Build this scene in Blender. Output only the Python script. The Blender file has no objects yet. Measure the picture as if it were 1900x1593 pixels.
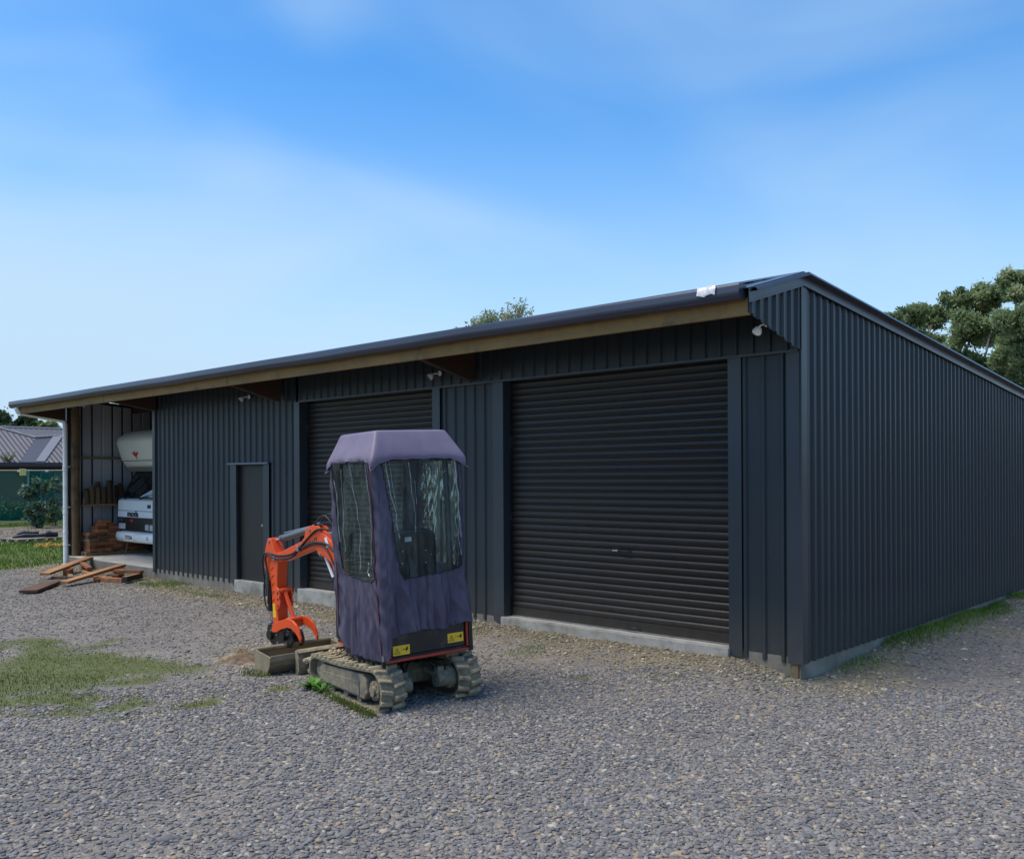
import bpy, bmesh, math, random
import numpy as np
from mathutils import Vector, Matrix, noise
R = math.radians
rnd = random.Random(7)
sc = bpy.context.scene
# ------------------------------------------------------------------ camera, world, sun, exposure
F, W, H, HY = 1706.0, 1900.0, 1593.0, 883.0
yaw, roll = R(47.0), R(0.3)
fw = Vector((-math.cos(yaw), math.sin(yaw), 0)); rt = Vector((math.sin(yaw), math.cos(yaw), 0)); up = Vector((0, 0, 1))
rr = rt*math.cos(roll) - up*math.sin(roll); uu = up*math.cos(roll) + rt*math.sin(roll)
CAM = Vector((4.06, -8.48, 1.78))
cd = bpy.data.cameras.new('camera'); cam = bpy.data.objects.new('camera', cd); sc.collection.objects.link(cam)
m3 = Matrix((rr, uu, -fw)).transposed(); cam.matrix_world = Matrix.Translation(CAM) @ m3.to_4x4()
cd.sensor_fit = 'HORIZONTAL'; cd.sensor_width = 36; cd.lens = 36*F/W
cd.shift_y = (HY - H/2)/W; cd.clip_end = 3000; cd.clip_start = 0.05
sc.camera = cam

SUN_EL, SUN_AZ = 66.0, 216.0          # azimuth measured from +Y clockwise
wd = bpy.data.worlds.new('World'); sc.world = wd; wd.use_nodes = True
nt = wd.node_tree; N = nt.nodes; Lk = nt.links; N.clear()
def wn(t, **k):
    n = N.new(t)
    for a, b in k.items(): setattr(n, a, b)
    return n
sky = wn('ShaderNodeTexSky', sky_type='NISHITA', sun_disc=False)
sky.sun_elevation = R(SUN_EL); sky.sun_rotation = R(SUN_AZ); sky.altitude = 0; sky.air_density = 1.0; sky.dust_density = 0.5; sky.ozone_density = 2.5
hsv = wn('ShaderNodeHueSaturation'); hsv.inputs['Saturation'].default_value = 1.34; hsv.inputs['Value'].default_value = 1.5
Lk.new(sky.outputs[0], hsv.inputs['Color'])
tc = wn('ShaderNodeTexCoord')
mp = wn('ShaderNodeMapping'); mp.inputs['Scale'].default_value = (0.9, 1.5, 3.2); mp.inputs['Rotation'].default_value = (0.5, 0.25, 0.5); mp.inputs['Location'].default_value = (0.3+4*1.37, 1.7-4*.61, .4+4*.83)
Lk.new(tc.outputs['Generated'], mp.inputs['Vector'])
nz = wn('ShaderNodeTexNoise'); nz.inputs['Scale'].default_value = 1.5; nz.inputs['Detail'].default_value = 3.5; nz.inputs['Roughness'].default_value = 0.42; nz.inputs['Distortion'].default_value = 0.7
Lk.new(mp.outputs[0], nz.inputs['Vector'])
cr = wn('ShaderNodeValToRGB'); cr.color_ramp.elements[0].position = 0.38; cr.color_ramp.elements[0].color = (0, 0, 0, 1)
cr.color_ramp.elements[1].position = 0.74; cr.color_ramp.elements[1].color = (0.42, 0.42, 0.42, 1); cr.color_ramp.interpolation = 'EASE'
Lk.new(nz.outputs[0], cr.inputs[0])
# more veil towards the horizon
sx = wn('ShaderNodeSeparateXYZ'); Lk.new(tc.outputs['Generated'], sx.inputs[0])
hz = wn('ShaderNodeMapRange'); hz.inputs['From Min'].default_value = 0.0; hz.inputs['From Max'].default_value = 0.41; hz.inputs['To Min'].default_value = 0.9; hz.inputs['To Max'].default_value = 0.0
hz.interpolation_type = 'SMOOTHSTEP'
Lk.new(sx.outputs[2], hz.inputs[0])
mx = wn('ShaderNodeMath', operation='MAXIMUM'); Lk.new(cr.outputs[0], mx.inputs[0])
ad = wn('ShaderNodeMath', operation='ADD', use_clamp=True); Lk.new(cr.outputs[0], ad.inputs[0]); Lk.new(hz.outputs[0], ad.inputs[1])
cl = wn('ShaderNodeMix', data_type='RGBA'); Lk.new(ad.outputs[0], cl.inputs[0]); Lk.new(hsv.outputs[0], cl.inputs[6]); cl.inputs[7].default_value = (3.75, 5.15, 6.5, 1)
bg = wn('ShaderNodeBackground'); bg.inputs['Strength'].default_value = 0.12; Lk.new(cl.outputs[2], bg.inputs['Color'])
ow = wn('ShaderNodeOutputWorld'); Lk.new(bg.outputs[0], ow.inputs[0])

sl = bpy.data.lights.new('sun', 'SUN'); sl.energy = 3.4; sl.angle = R(38); sl.color = (1, 0.91, 0.76)
so = bpy.data.objects.new('sun', sl); sc.collection.objects.link(so)
az = R(SUN_AZ); sd = Vector((math.sin(az)*math.cos(R(SUN_EL)), math.cos(az)*math.cos(R(SUN_EL)), math.sin(R(SUN_EL))))
so.rotation_euler = sd.to_track_quat('Z', 'Y').to_euler()
sc.view_settings.view_transform = 'Standard'; sc.view_settings.look = 'None'; sc.view_settings.exposure = 0.3; sc.view_settings.gamma = 1.0
sc.render.engine = 'CYCLES'

# ------------------------------------------------------------------ materials
def srgb(r, g, b):
    f = lambda c: (c/255/12.92) if c/255 <= 0.04045 else ((c/255+0.055)/1.055)**2.4
    return (f(r), f(g), f(b), 1)
MATS = {}
def mat(name, c1, c2=None, scale=6.0, rough=0.5, rough2=None, metal=0.0, bump=0.0, bscale=60.0, spec=0.5, stretch=(1, 1, 1), dirt=None, dscale=3.0, damt=0.5, vary=0.0, alpha=1.0, coat=0.0, trans=0.0, detail=5.0, world=False):
    m = bpy.data.materials.new(name); m.use_nodes = True
    t = m.node_tree; n = t.nodes; l = t.links; b = n['Principled BSDF']
    b.inputs['Metallic'].default_value = metal; b.inputs['Roughness'].default_value = rough
    b.inputs['Specular IOR Level'].default_value = spec; b.inputs['Base Color'].default_value = (*c1[:3], 1)
    b.inputs['Alpha'].default_value = alpha; b.inputs['Coat Weight'].default_value = coat; b.inputs['Transmission Weight'].default_value = trans
    if world:
        g = n.new('ShaderNodeNewGeometry'); co = g.outputs['Position']
    else:
        g = n.new('ShaderNodeTexCoord'); co = g.outputs['Object']
    mpn = n.new('ShaderNodeMapping'); mpn.inputs['Scale'].default_value = stretch; l.new(co, mpn.inputs['Vector'])
    col = None
    if c2 is not None:
        a = n.new('ShaderNodeTexNoise'); a.inputs['Scale'].default_value = scale; a.inputs['Detail'].default_value = detail; a.inputs['Roughness'].default_value = 0.6
        l.new(mpn.outputs[0], a.inputs['Vector'])
        mr = n.new('ShaderNodeMapRange'); mr.inputs['From Min'].default_value = 0.32; mr.inputs['From Max'].default_value = 0.68; l.new(a.outputs[0], mr.inputs[0])
        mi = n.new('ShaderNodeMix'); mi.data_type = 'RGBA'; mi.inputs[6].default_value = (*c1[:3], 1); mi.inputs[7].default_value = (*c2[:3], 1)
        l.new(mr.outputs[0], mi.inputs[0]); col = mi.outputs[2]
        if rough2 is not None:
            r2 = n.new('ShaderNodeMapRange'); r2.inputs['From Min'].default_value = 0.3; r2.inputs['From Max'].default_value = 0.7
            r2.inputs['To Min'].default_value = rough; r2.inputs['To Max'].default_value = rough2; l.new(a.outputs[0], r2.inputs[0]); l.new(r2.outputs[0], b.inputs['Roughness'])
    if dirt is not None:
        d = n.new('ShaderNodeTexNoise'); d.inputs['Scale'].default_value = dscale; d.inputs['Detail'].default_value = 8; d.inputs['Roughness'].default_value = 0.7
        l.new(co, d.inputs['Vector'])
        dr = n.new('ShaderNodeMapRange'); dr.inputs['From Min'].default_value = 0.62 - damt*0.35; dr.inputs['From Max'].default_value = 0.80 - damt*0.3; l.new(d.outputs[0], dr.inputs[0])
        mi = n.new('ShaderNodeMix'); mi.data_type = 'RGBA'; mi.inputs[7].default_value = (*dirt[:3], 1); l.new(dr.outputs[0], mi.inputs[0])
        if col is not None: l.new(col, mi.inputs[6])
        else: mi.inputs[6].default_value = (*c1[:3], 1)
        col = mi.outputs[2]
    if vary > 0:
        oi = n.new('ShaderNodeObjectInfo'); hs = n.new('ShaderNodeHueSaturation')
        v = n.new('ShaderNodeMapRange'); v.inputs['To Min'].default_value = 1-vary; v.inputs['To Max'].default_value = 1+vary; l.new(oi.outputs['Random'], v.inputs[0]); l.new(v.outputs[0], hs.inputs['Value'])
        if col is not None: l.new(col, hs.inputs['Color'])
        else: hs.inputs['Color'].default_value = (*c1[:3], 1)
        col = hs.outputs[0]
    if col is not None: l.new(col, b.inputs['Base Color'])
    if bump > 0:
        a = n.new('ShaderNodeTexNoise'); a.inputs['Scale'].default_value = bscale; a.inputs['Detail'].default_value = 4; l.new(mpn.outputs[0], a.inputs['Vector'])
        bp = n.new('ShaderNodeBump'); bp.inputs['Strength'].default_value = bump; bp.inputs['Distance'].default_value = 0.01; l.new(a.outputs[0], bp.inputs['Height']); l.new(bp.outputs[0], b.inputs['Normal'])
    MATS[name] = m
    return m
clad = mat('cladding', (0.020, 0.028, 0.034), (0.026, 0.036, 0.043), scale=1.2, rough=0.36, rough2=0.46, bump=0.06, bscale=3, spec=0.4, stretch=(1, 1, .25))
clad_in = mat('cladding_inner', (0.36, 0.37, 0.39), (0.42, 0.43, 0.45), scale=1.5, rough=0.45, stretch=(1, 1, .25))
def foot_dust(m):
    t = m.node_tree; n = t.nodes; l = t.links; b = n['Principled BSDF']; src = b.inputs['Base Color'].links[0].from_socket
    g = n.new('ShaderNodeNewGeometry'); s = n.new('ShaderNodeSeparateXYZ'); l.new(g.outputs['Position'], s.inputs[0])
    a = n.new('ShaderNodeMapRange'); a.inputs['From Min'].default_value = .55; a.inputs['From Max'].default_value = -.07; l.new(s.outputs[2], a.inputs[0])
    z = n.new('ShaderNodeTexNoise'); z.inputs['Scale'].default_value = 9; z.inputs['Detail'].default_value = 8; z.inputs['Roughness'].default_value = .7; l.new(g.outputs['Position'], z.inputs[0])
    mu = n.new('ShaderNodeMath'); mu.operation = 'MULTIPLY'; l.new(a.outputs[0], mu.inputs[0]); l.new(z.outputs[0], mu.inputs[1])
    m2 = n.new('ShaderNodeMath'); m2.operation = 'MULTIPLY'; m2.inputs[1].default_value = .42; l.new(mu.outputs[0], m2.inputs[0])
    mi = n.new('ShaderNodeMix'); mi.data_type = 'RGBA'; mi.inputs[7].default_value = (.16, .135, .10, 1); l.new(m2.outputs[0], mi.inputs[0]); l.new(src, mi.inputs[6]); l.new(mi.outputs[2], b.inputs['Base Color'])
foot_dust(clad)
flash = mat('flashing', (0.024, 0.034, 0.043), (0.030, 0.041, 0.051), scale=0.9, rough=0.3, rough2=0.4, bump=0.05, bscale=1.5)
rollm = mat('roller_door_paint', (0.017, 0.0135, 0.0115), (0.022, 0.018, 0.015), scale=1.3, rough=0.34, rough2=0.44, bump=0.02, bscale=20, spec=.42)
foot_dust(flash); foot_dust(rollm)
doorm = mat('door_paint', (0.018, 0.016, 0.0135), (0.021, 0.019, 0.016), rough=0.5)
roofm = mat('roof_paint', (0.03, 0.035, 0.048), (0.045, 0.05, 0.066), scale=2, rough=0.25, rough2=0.35)
gutm = mat('gutter_paint', (0.035, 0.04, 0.062), (0.055, 0.062, 0.088), scale=1.3, rough=0.22, rough2=0.34, stretch=(.2, 1, 1))
timber = mat('treated_timber', (0.32, 0.19, 0.06), (0.22, 0.13, 0.042), scale=7, rough=0.75, bump=0.3, bscale=30, stretch=(.12, 1, 1), dirt=(0.13, 0.09, 0.04), damt=.35)
timberd = mat('rafter_timber', (0.07, 0.038, 0.022), (0.045, 0.026, 0.016), scale=6, rough=0.8, stretch=(1, .15, 1), bump=.2)
girtm = mat('girt_timber', (0.25, 0.17, 0.08), (0.16, 0.105, 0.05), scale=8, rough=0.8, stretch=(1, .12, 1), bump=.2)
polem = mat('pole_timber', (0.17, 0.105, 0.045), (0.10, 0.06, 0.028), scale=9, rough=0.85, stretch=(1, 1, .12), bump=.5, bscale=25, dirt=(.05, .03, .015), damt=.45, dscale=5)
redwood = mat('rough_red_timber', (0.34, 0.135, 0.055), (0.22, 0.075, 0.03), scale=7, rough=0.85, bump=.4, bscale=35, stretch=(1, .2, 1), vary=.35, dirt=(.12, .06, .035), damt=.4)
plankm = mat('sawn_plank', (0.38, 0.20, 0.09), (0.27, 0.13, 0.055), scale=6, rough=0.8, bump=.3, bscale=35, stretch=(.12, 1, 1), vary=.15, dirt=(.2, .1, .05), damt=.35)
plankd = mat('weathered_plank', (0.13, 0.065, 0.035), (0.07, 0.04, 0.025), scale=6, rough=0.85, bump=.4, bscale=35, stretch=(.15, 1, 1))
blackw = mat('charred_timber', (0.018, 0.017, 0.016), (0.03, 0.027, 0.024), rough=0.8, bump=.4)
concm = mat('concrete', (0.30, 0.27, 0.215), (0.19, 0.17, 0.125), scale=3, rough=0.85, bump=.3, bscale=40, dirt=(0.16, 0.145, 0.115), damt=.5, dscale=2.2, world=True)
slabm = mat('slab_concrete', (0.60, 0.565, 0.50), (0.48, 0.45, 0.39), scale=1.4, rough=0.75, bump=.08, bscale=40, dirt=(0.27, 0.25, 0.22), damt=.3, world=True)
whitep = mat('white_plastic', (0.88, 0.88, 0.86), (0.82, 0.82, 0.80), rough=0.35, dirt=(.5, .5, .47), damt=.25)
campw = mat('camper_white', (0.86, 0.87, 0.84), (0.80, 0.81, 0.78), scale=2, rough=0.25, coat=.4)
lutonm = mat('luton_cream', (0.74, 0.74, 0.65), (0.66, 0.66, 0.58), scale=1.5, rough=0.35)
blackp = mat('black_plastic', (0.012, 0.012, 0.013), (0.02, 0.02, 0.021), rough=0.42)
blackm = mat('black_paint', (0.010, 0.010, 0.011), (0.018, 0.017, 0.016), rough=0.32, dirt=(.09, .08, .06), damt=.22)
rubber = mat('rubber', (0.015, 0.015, 0.016), rough=0.6)
chrome = mat('chrome', (0.75, 0.76, 0.78), rough=0.15, metal=1)
steel = mat('zinc_steel', (0.5, 0.5, 0.5), (0.35, 0.35, 0.34), rough=0.35, metal=.9)
glassd = mat('windscreen_glass', (0.006, 0.009, 0.010), rough=0.04, spec=0.4)
foldm = mat('crease_glint', (.42, .50, .47), rough=.12, spec=1.0, coat=1.0, alpha=.34)  # pale colour stands for the glints along the vinyl folds
lampg = mat('lamp_glass', (0.6, 0.62, 0.64), (0.35, 0.36, 0.38), scale=30, rough=0.12, coat=.6)
orange = mat('orange_paint', (0.82, 0.095, 0.012), (0.74, 0.075, 0.010), scale=2.5, rough=0.36, rough2=.5, coat=.15, dirt=(.33, .10, .05), damt=.16, dscale=7)
orangd = mat('red_trim', (0.42, 0.035, 0.016), (0.3, 0.03, 0.015), rough=0.5)
clothtop = mat('skylit_cloth', (0.15, 0.12, 0.175), (0.19, 0.155, 0.215), scale=2.5, rough=0.55, bump=.4, bscale=7, spec=.4)  # cover cloth again, lightened to carry the sky light on the roof
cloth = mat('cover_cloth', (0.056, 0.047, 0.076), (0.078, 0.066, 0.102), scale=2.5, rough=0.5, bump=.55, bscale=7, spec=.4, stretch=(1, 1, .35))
piping = mat('maroon_piping', (0.085, 0.014, 0.02), rough=0.6)
clothb = mat('black_binding', (0.010, 0.010, 0.014), rough=0.6)
mudm = mat('dry_mud', (0.40, 0.335, 0.215), (0.27, 0.22, 0.14), scale=9, rough=0.95, bump=.7, bscale=45, dirt=(.13, .11, .08), damt=.4, dscale=12)
mudf = mat('muddy_steel', (0.075, 0.075, 0.072), (0.12, 0.115, 0.10), scale=5, rough=0.85, bump=.4, dirt=(.26, .215, .14), damt=.75, dscale=7)
beltm = mat('track_rubber', (0.10, 0.088, 0.066), (0.17, 0.145, 0.10), scale=7, rough=.95, bump=.5, dirt=(.28, .235, .155), damt=.5, dscale=9)
sillm = mat('sill_concrete', (0.44, 0.42, 0.375), (0.33, 0.31, 0.265), scale=4, rough=.85, bump=.25, bscale=40, dirt=(.2, .18, .14), damt=.45, dscale=3, world=True)
bucketm = mat('bucket_steel', (0.17, 0.145, 0.095), (0.27, 0.21, 0.125), scale=4, rough=0.7, bump=.3, dirt=(.28, .23, .15), damt=.5, dscale=6)
bucketin = mat('bucket_inside', (0.05, 0.05, 0.046), (0.09, 0.085, 0.07), rough=0.7, bump=.3, dirt=(.2, .17, .12), damt=.3)
yellowl = mat('label_yellow', (0.85, 0.50, 0.02), rough=0.4)
white = mat('white_paint', (0.8, 0.8, 0.8), rough=.4)
redl = mat('emblem_red', (0.55, 0.03, 0.02), rough=.4)
foil = mat('plastic_film', (0.78, 0.78, 0.78), (0.4, 0.4, 0.42), scale=14, rough=0.15, bump=.8, bscale=20)
hosem = rubber

def clear_vinyl():
    m = bpy.data.materials.new('clear_vinyl'); m.use_nodes = True; t = m.node_tree; n = t.nodes; l = t.links; n.clear()
    o = n.new('ShaderNodeOutputMaterial'); mx = n.new('ShaderNodeMixShader'); tr = n.new('ShaderNodeBsdfTransparent'); tr.inputs[0].default_value = (0.86, 0.91, 0.88, 1)
    gl = n.new('ShaderNodeBsdfGlossy'); gl.inputs['Roughness'].default_value = 0.06; gl.inputs[0].default_value = (.72, .80, .76, 1)
    df = n.new('ShaderNodeBsdfDiffuse'); df.inputs[0].default_value = (.33, .38, .34, 1)
    tcn = n.new('ShaderNodeTexCoord'); mpn = n.new('ShaderNodeMapping'); mpn.inputs['Scale'].default_value = (1, 1, .14); l.new(tcn.outputs['Object'], mpn.inputs[0])
    nn = n.new('ShaderNodeTexNoise'); nn.inputs['Scale'].default_value = 13; nn.inputs['Detail'].default_value = 2; nn.inputs['Distortion'].default_value = .6; l.new(mpn.outputs[0], nn.inputs[0])
    n2 = n.new('ShaderNodeTexNoise'); n2.inputs['Scale'].default_value = 16; n2.inputs['Detail'].default_value = 3; l.new(tcn.outputs['Object'], n2.inputs[0])
    adn = n.new('ShaderNodeMath'); adn.operation = 'MULTIPLY_ADD'; adn.inputs[1].default_value = .25; l.new(n2.outputs[0], adn.inputs[0]); l.new(nn.outputs[0], adn.inputs[2])
    bp = n.new('ShaderNodeBump'); bp.inputs['Strength'].default_value = 1; bp.inputs['Distance'].default_value = .010; l.new(adn.outputs[0], bp.inputs['Height'])
    l.new(bp.outputs[0], gl.inputs['Normal'])
    fr = n.new('ShaderNodeFresnel'); fr.inputs[0].default_value = 1.45; l.new(bp.outputs[0], fr.inputs['Normal'])
    sm = n.new('ShaderNodeMapRange'); sm.inputs['From Min'].default_value = .45; sm.inputs['From Max'].default_value = .8; sm.inputs['To Min'].default_value = .03; sm.inputs['To Max'].default_value = .17; l.new(nn.outputs[0], sm.inputs[0])
    m1 = n.new('ShaderNodeMixShader'); l.new(sm.outputs[0], m1.inputs[0]); l.new(tr.outputs[0], m1.inputs[1]); l.new(df.outputs[0], m1.inputs[2])
    hf = n.new('ShaderNodeMath'); hf.operation = 'MULTIPLY'; hf.inputs[1].default_value = .42; l.new(fr.outputs[0], hf.inputs[0]); l.new(hf.outputs[0], mx.inputs[0]); l.new(m1.outputs[0], mx.inputs[1]); l.new(gl.outputs[0], mx.inputs[2]); l.new(mx.outputs[0], o.inputs[0])
    return m
vinyl = clear_vinyl()
def shade_cloth():
    m = bpy.data.materials.new('shade_cloth'); m.use_nodes = True; t = m.node_tree; n = t.nodes; l = t.links; n.clear()
    o = n.new('ShaderNodeOutputMaterial'); mx = n.new('ShaderNodeMixShader'); tr = n.new('ShaderNodeBsdfTransparent')
    df = n.new('ShaderNodeBsdfDiffuse'); df.inputs[0].default_value = (.012, .17, .12, 1)
    g = n.new('ShaderNodeNewGeometry'); a = n.new('ShaderNodeTexNoise'); a.inputs['Scale'].default_value = .9; a.inputs['Detail'].default_value = 3; l.new(g.outputs['Position'], a.inputs[0])
    mr = n.new('ShaderNodeMapRange'); mr.inputs['To Min'].default_value = .25; mr.inputs['To Max'].default_value = .62; l.new(a.outputs[0], mr.inputs[0]); l.new(mr.outputs[0], mx.inputs[0])
    l.new(tr.outputs[0], mx.inputs[1]); l.new(df.outputs[0], mx.inputs[2]); l.new(mx.outputs[0], o.inputs[0]); return m
shadem = shade_cloth()

# ------------------------------------------------------------------ mesh helpers
class MB:
    def __init__(s): s.v = []; s.f = []; s.sm = []; s.mi = []; s.cur = 0
    def add(s, vs, fs, smooth=False):
        o = len(s.v); s.v += [tuple(v) for v in vs]
        for f in fs: s.f.append([i+o for i in f]); s.sm.append(smooth); s.mi.append(s.cur)
        return s
    def box(s, x0, x1, y0, y1, z0, z1, M=None):
        vs = [Vector(p) for p in [(x0, y0, z0), (x1, y0, z0), (x1, y1, z0), (x0, y1, z0), (x0, y0, z1), (x1, y0, z1), (x1, y1, z1), (x0, y1, z1)]]
        if M is not None: vs = [M @ v for v in vs]
        return s.add(vs, [(0, 3, 2, 1), (4, 5, 6, 7), (0, 1, 5, 4), (1, 2, 6, 5), (2, 3, 7, 6), (3, 0, 4, 7)])
    def tube(s, pts, r, n=10, cap=True):
        pts = [Vector(p) for p in pts]; k = len(pts); rs = r if isinstance(r, (list, tuple)) else [r]*k
        t0 = (pts[1]-pts[0]).normalized(); a = t0.orthogonal().normalized(); vs = []
        for i, p in enumerate(pts):
            t = (pts[min(i+1, k-1)]-pts[max(i-1, 0)]).normalized()
            a = (a - t*a.dot(t)).normalized(); b = t.cross(a)
            for j in range(n):
                q = 2*math.pi*j/n; vs.append(p + (a*math.cos(q)+b*math.sin(q))*rs[i])
        fs = [(i*n+j, i*n+(j+1) % n, (i+1)*n+(j+1) % n, (i+1)*n+j) for i in range(k-1) for j in range(n)]
        s.add(vs, fs, True)
        if cap:
            s.add(vs[:n], [tuple(range(n-1, -1, -1))]); s.add(vs[-n:], [tuple(range(n))])
        return s
    def prism(s, poly, fn, t0, t1):
        """poly list of 2D; fn(a,b,t)->3D ; closed prism between t0 and t1"""
        n = len(poly); vs = [fn(a, b, t0) for a, b in poly] + [fn(a, b, t1) for a, b in poly]
        fs = [tuple(range(n-1, -1, -1)), tuple(range(n, 2*n))] + [(i, (i+1) % n, n+(i+1) % n, n+i) for i in range(n)]
        return s.add(vs, fs)
    def strip(s, rows, smooth=False, closed=False):
        n = len(rows[0]); vs = [p for r in rows for p in r]; m = n if closed else n-1
        return s.add(vs, [(i*n+j, i*n+(j+1) % n, (i+1)*n+(j+1) % n, (i+1)*n+j) for i in range(len(rows)-1) for j in range(m)], smooth)
    def build(s, name, m, parent=None, bevel=0, seg=2, recalc=True, M=None):
        me = bpy.data.meshes.new(name); me.from_pydata(s.v, [], s.f); me.update()
        for i, p in enumerate(me.polygons): p.use_smooth = s.sm[i]; p.material_index = s.mi[i]
        for q in (m if isinstance(m, (list, tuple)) else [m]): me.materials.append(q)
        if recalc:
            b = bmesh.new(); b.from_mesh(me); bmesh.ops.recalc_face_normals(b, faces=b.faces); b.to_mesh(me); b.free()
        o = bpy.data.objects.new(name, me); sc.collection.objects.link(o)
        if parent: o.parent = parent
        if M is not None: o.matrix_local = M
        if bevel:
            d = o.modifiers.new('bevel', 'BEVEL'); d.width = bevel; d.segments = seg; d.limit_method = 'ANGLE'; d.angle_limit = R(40)
        return o
def tag(o, label=None, cat=None, group=None, kind=None):
    if label: o['label'] = label
    if cat: o['category'] = cat
    if group: o['group'] = group
    if kind: o['kind'] = kind
    return o
def thing(name, label, cat, loc=(0, 0, 0), group=None, rot=None):
    o = bpy.data.objects.new(name, None); sc.collection.objects.link(o); o.location = loc; o.empty_display_size = .3
    if rot is not None: o.rotation_euler = rot
    return tag(o, label, cat, group)
def text_mesh(txt, size, depth, M, name, m, parent, sx=1.0, bold=0.0):
    cu = bpy.data.curves.new(name, 'FONT'); cu.body = txt; cu.size = size; cu.extrude = depth; cu.align_x = 'CENTER'; cu.align_y = 'CENTER'; cu.offset = bold; cu.resolution_u = 3
    tmp = bpy.data.objects.new('tmp', cu); sc.collection.objects.link(tmp)
    me = bpy.data.meshes.new_from_object(tmp.evaluated_get(bpy.context.evaluated_depsgraph_get())); bpy.data.objects.remove(tmp); me.name = name
    o = bpy.data.objects.new(name, me); me.materials.clear(); me.materials.append(m); sc.collection.objects.link(o); o.parent = parent
    o.matrix_local = M @ Matrix.Diagonal((sx, 1, 1, 1)); return o
def np_mesh(name, verts, faces_flat, nper, m, smooth=False):
    me = bpy.data.meshes.new(name); nv = len(verts); nf = len(faces_flat)//nper
    me.vertices.add(nv); me.vertices.foreach_set('co', np.asarray(verts, np.float32).ravel())
    me.loops.add(nf*nper); me.loops.foreach_set('vertex_index', np.asarray(faces_flat, np.int32))
    me.polygons.add(nf); me.polygons.foreach_set('loop_start', np.arange(0, nf*nper, nper, dtype=np.int32)); me.polygons.foreach_set('loop_total', np.full(nf, nper, np.int32))
    me.update(calc_edges=True); me.validate()
    for q in (m if isinstance(m, (list, tuple)) else [m]): me.materials.append(q)
    if smooth: me.polygons.foreach_set('use_smooth', np.ones(nf, bool))
    o = bpy.data.objects.new(name, me); sc.collection.objects.link(o); return o
rng = np.random.default_rng(11)

# ------------------------------------------------------------------ ground
def sstep(a, b, x):
    t = np.clip((x-a)/(b-a), 0, 1); return t*t*(3-2*t)
def vnoise(x, y, s, seed=0):
    """cheap smooth value noise, vectorised"""
    x = np.asarray(x)*s+seed*17.3; y = np.asarray(y)*s+seed*5.7
    xi = np.floor(x); yi = np.floor(y); fx = x-xi; fy = y-yi; fx = fx*fx*(3-2*fx); fy = fy*fy*(3-2*fy)
    h = lambda a, b: np.modf(np.abs(np.sin(a*127.1+b*311.7+seed)*43758.5453))[0]
    return (h(xi, yi)*(1-fx)+h(xi+1, yi)*fx)*(1-fy)+(h(xi, yi+1)*(1-fx)+h(xi+1, yi+1)*fx)*fy
def gz(x, y):
    x = np.asarray(x, float); y = np.asarray(y, float)
    z = -0.225 + 0.02*(vnoise(x, y, .5, 1)-.5) + 0.018*(vnoise(x, y, 2.2, 2)-.5)
    near = sstep(-1.1, -.15, y)*(1-sstep(.0, .3, y))*sstep(-7, -3.5, x)*(1-sstep(-.7, .2, x))
    z = z + .105*near
    z = z + .03*sstep(-1.0, -.1, y)*(1-sstep(.0, .3, y))*vnoise(x, y, 3, 4)
    z = z - .03*sstep(-.5, .3, x)*(1-sstep(.0, 1.2, x-.4))*(1-sstep(.3, 2.0, y))
    z = z + (.03+.08*vnoise(x*0+3, y, .9, 31)+.03*vnoise(x, y, 3, 8))*sstep(.3, 2.5, y)*sstep(-.1, .02, x)*(1-sstep(.1, .8, x))
    return z
def gzf(x, y): return float(gz(x, y))
def zones(x, y):
    x = np.asarray(x, float); y = np.asarray(y, float)
    n = vnoise(x, y, 1.3, 5)-.5; n2 = vnoise(x, y, 4.5, 6)-.5
    sand = .9*sstep(-1.05, -.25, y+n*.8+n2*.4)*(1-sstep(.3, .6, y))*(1-sstep(-.2, .6, x+n*.5))*sstep(-19, -17.5, x)
    side = (1-sstep(.35, 1.0, x+n*.7+n2*.3))*sstep(-.9, .0, y+n*.6)*sstep(-.2, 0, x)
    sand = np.maximum(sand, side)
    sand = np.maximum(sand, .8*(1-sstep(.5, 1.3, np.hypot((x+4.6), (y+2.3)*1.1)+n)))
    # grass patch lying on the gravel + lawn
    patch = 1-sstep(.75, 1.25, np.hypot((x+5.7)/1.9, (y+5.0)/1.35)+n*1.1+n2*.7)
    lawn = (1-sstep(-18.6, -17.2, x+n*1.2+(y+1)*.15))
    dirt = (1-sstep(-27.5, -26.0, x+n*2))*sstep(-37.5, -36.5, x+n)
    return sand, np.clip(np.maximum(patch, lawn), 0, 1), dirt
xs = np.unique(np.concatenate([[-600, -300, -150, -90, -60, -45], np.arange(-40, -19, .5), np.arange(-19, 6.2, .1), np.arange(7, 20, 1), [30, 60, 120, 300, 600]]))
ys = np.unique(np.concatenate([[-600, -300, -100, -40, -20, -14], np.arange(-11, 1.2, .1), np.arange(1.5, 14, .3), [16, 20, 26, 35, 50, 80, 150, 300, 600]]))
X, Y = np.meshgrid(xs, ys); Z = gz(X, Y); nx, ny = len(xs), len(ys)
idx = np.arange(nx*ny).reshape(ny, nx)
fc = np.stack([idx[:-1, :-1], idx[:-1, 1:], idx[1:, 1:], idx[1:, :-1]], -1).reshape(-1)
gm = bpy.data.materials.new('gravel_ground'); gm.use_nodes = True
ground = np_mesh('ground', np.stack([X, Y, Z], -1).reshape(-1, 3), fc, 4, gm, True); ground['kind'] = 'structure'
a, b, c = zones(X, Y); ca = ground.data.color_attributes.new('zone', 'FLOAT_COLOR', 'POINT')
ca.data.foreach_set('color', np.stack([a, b, c, np.ones_like(a)], -1).astype(np.float32).ravel())
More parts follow.
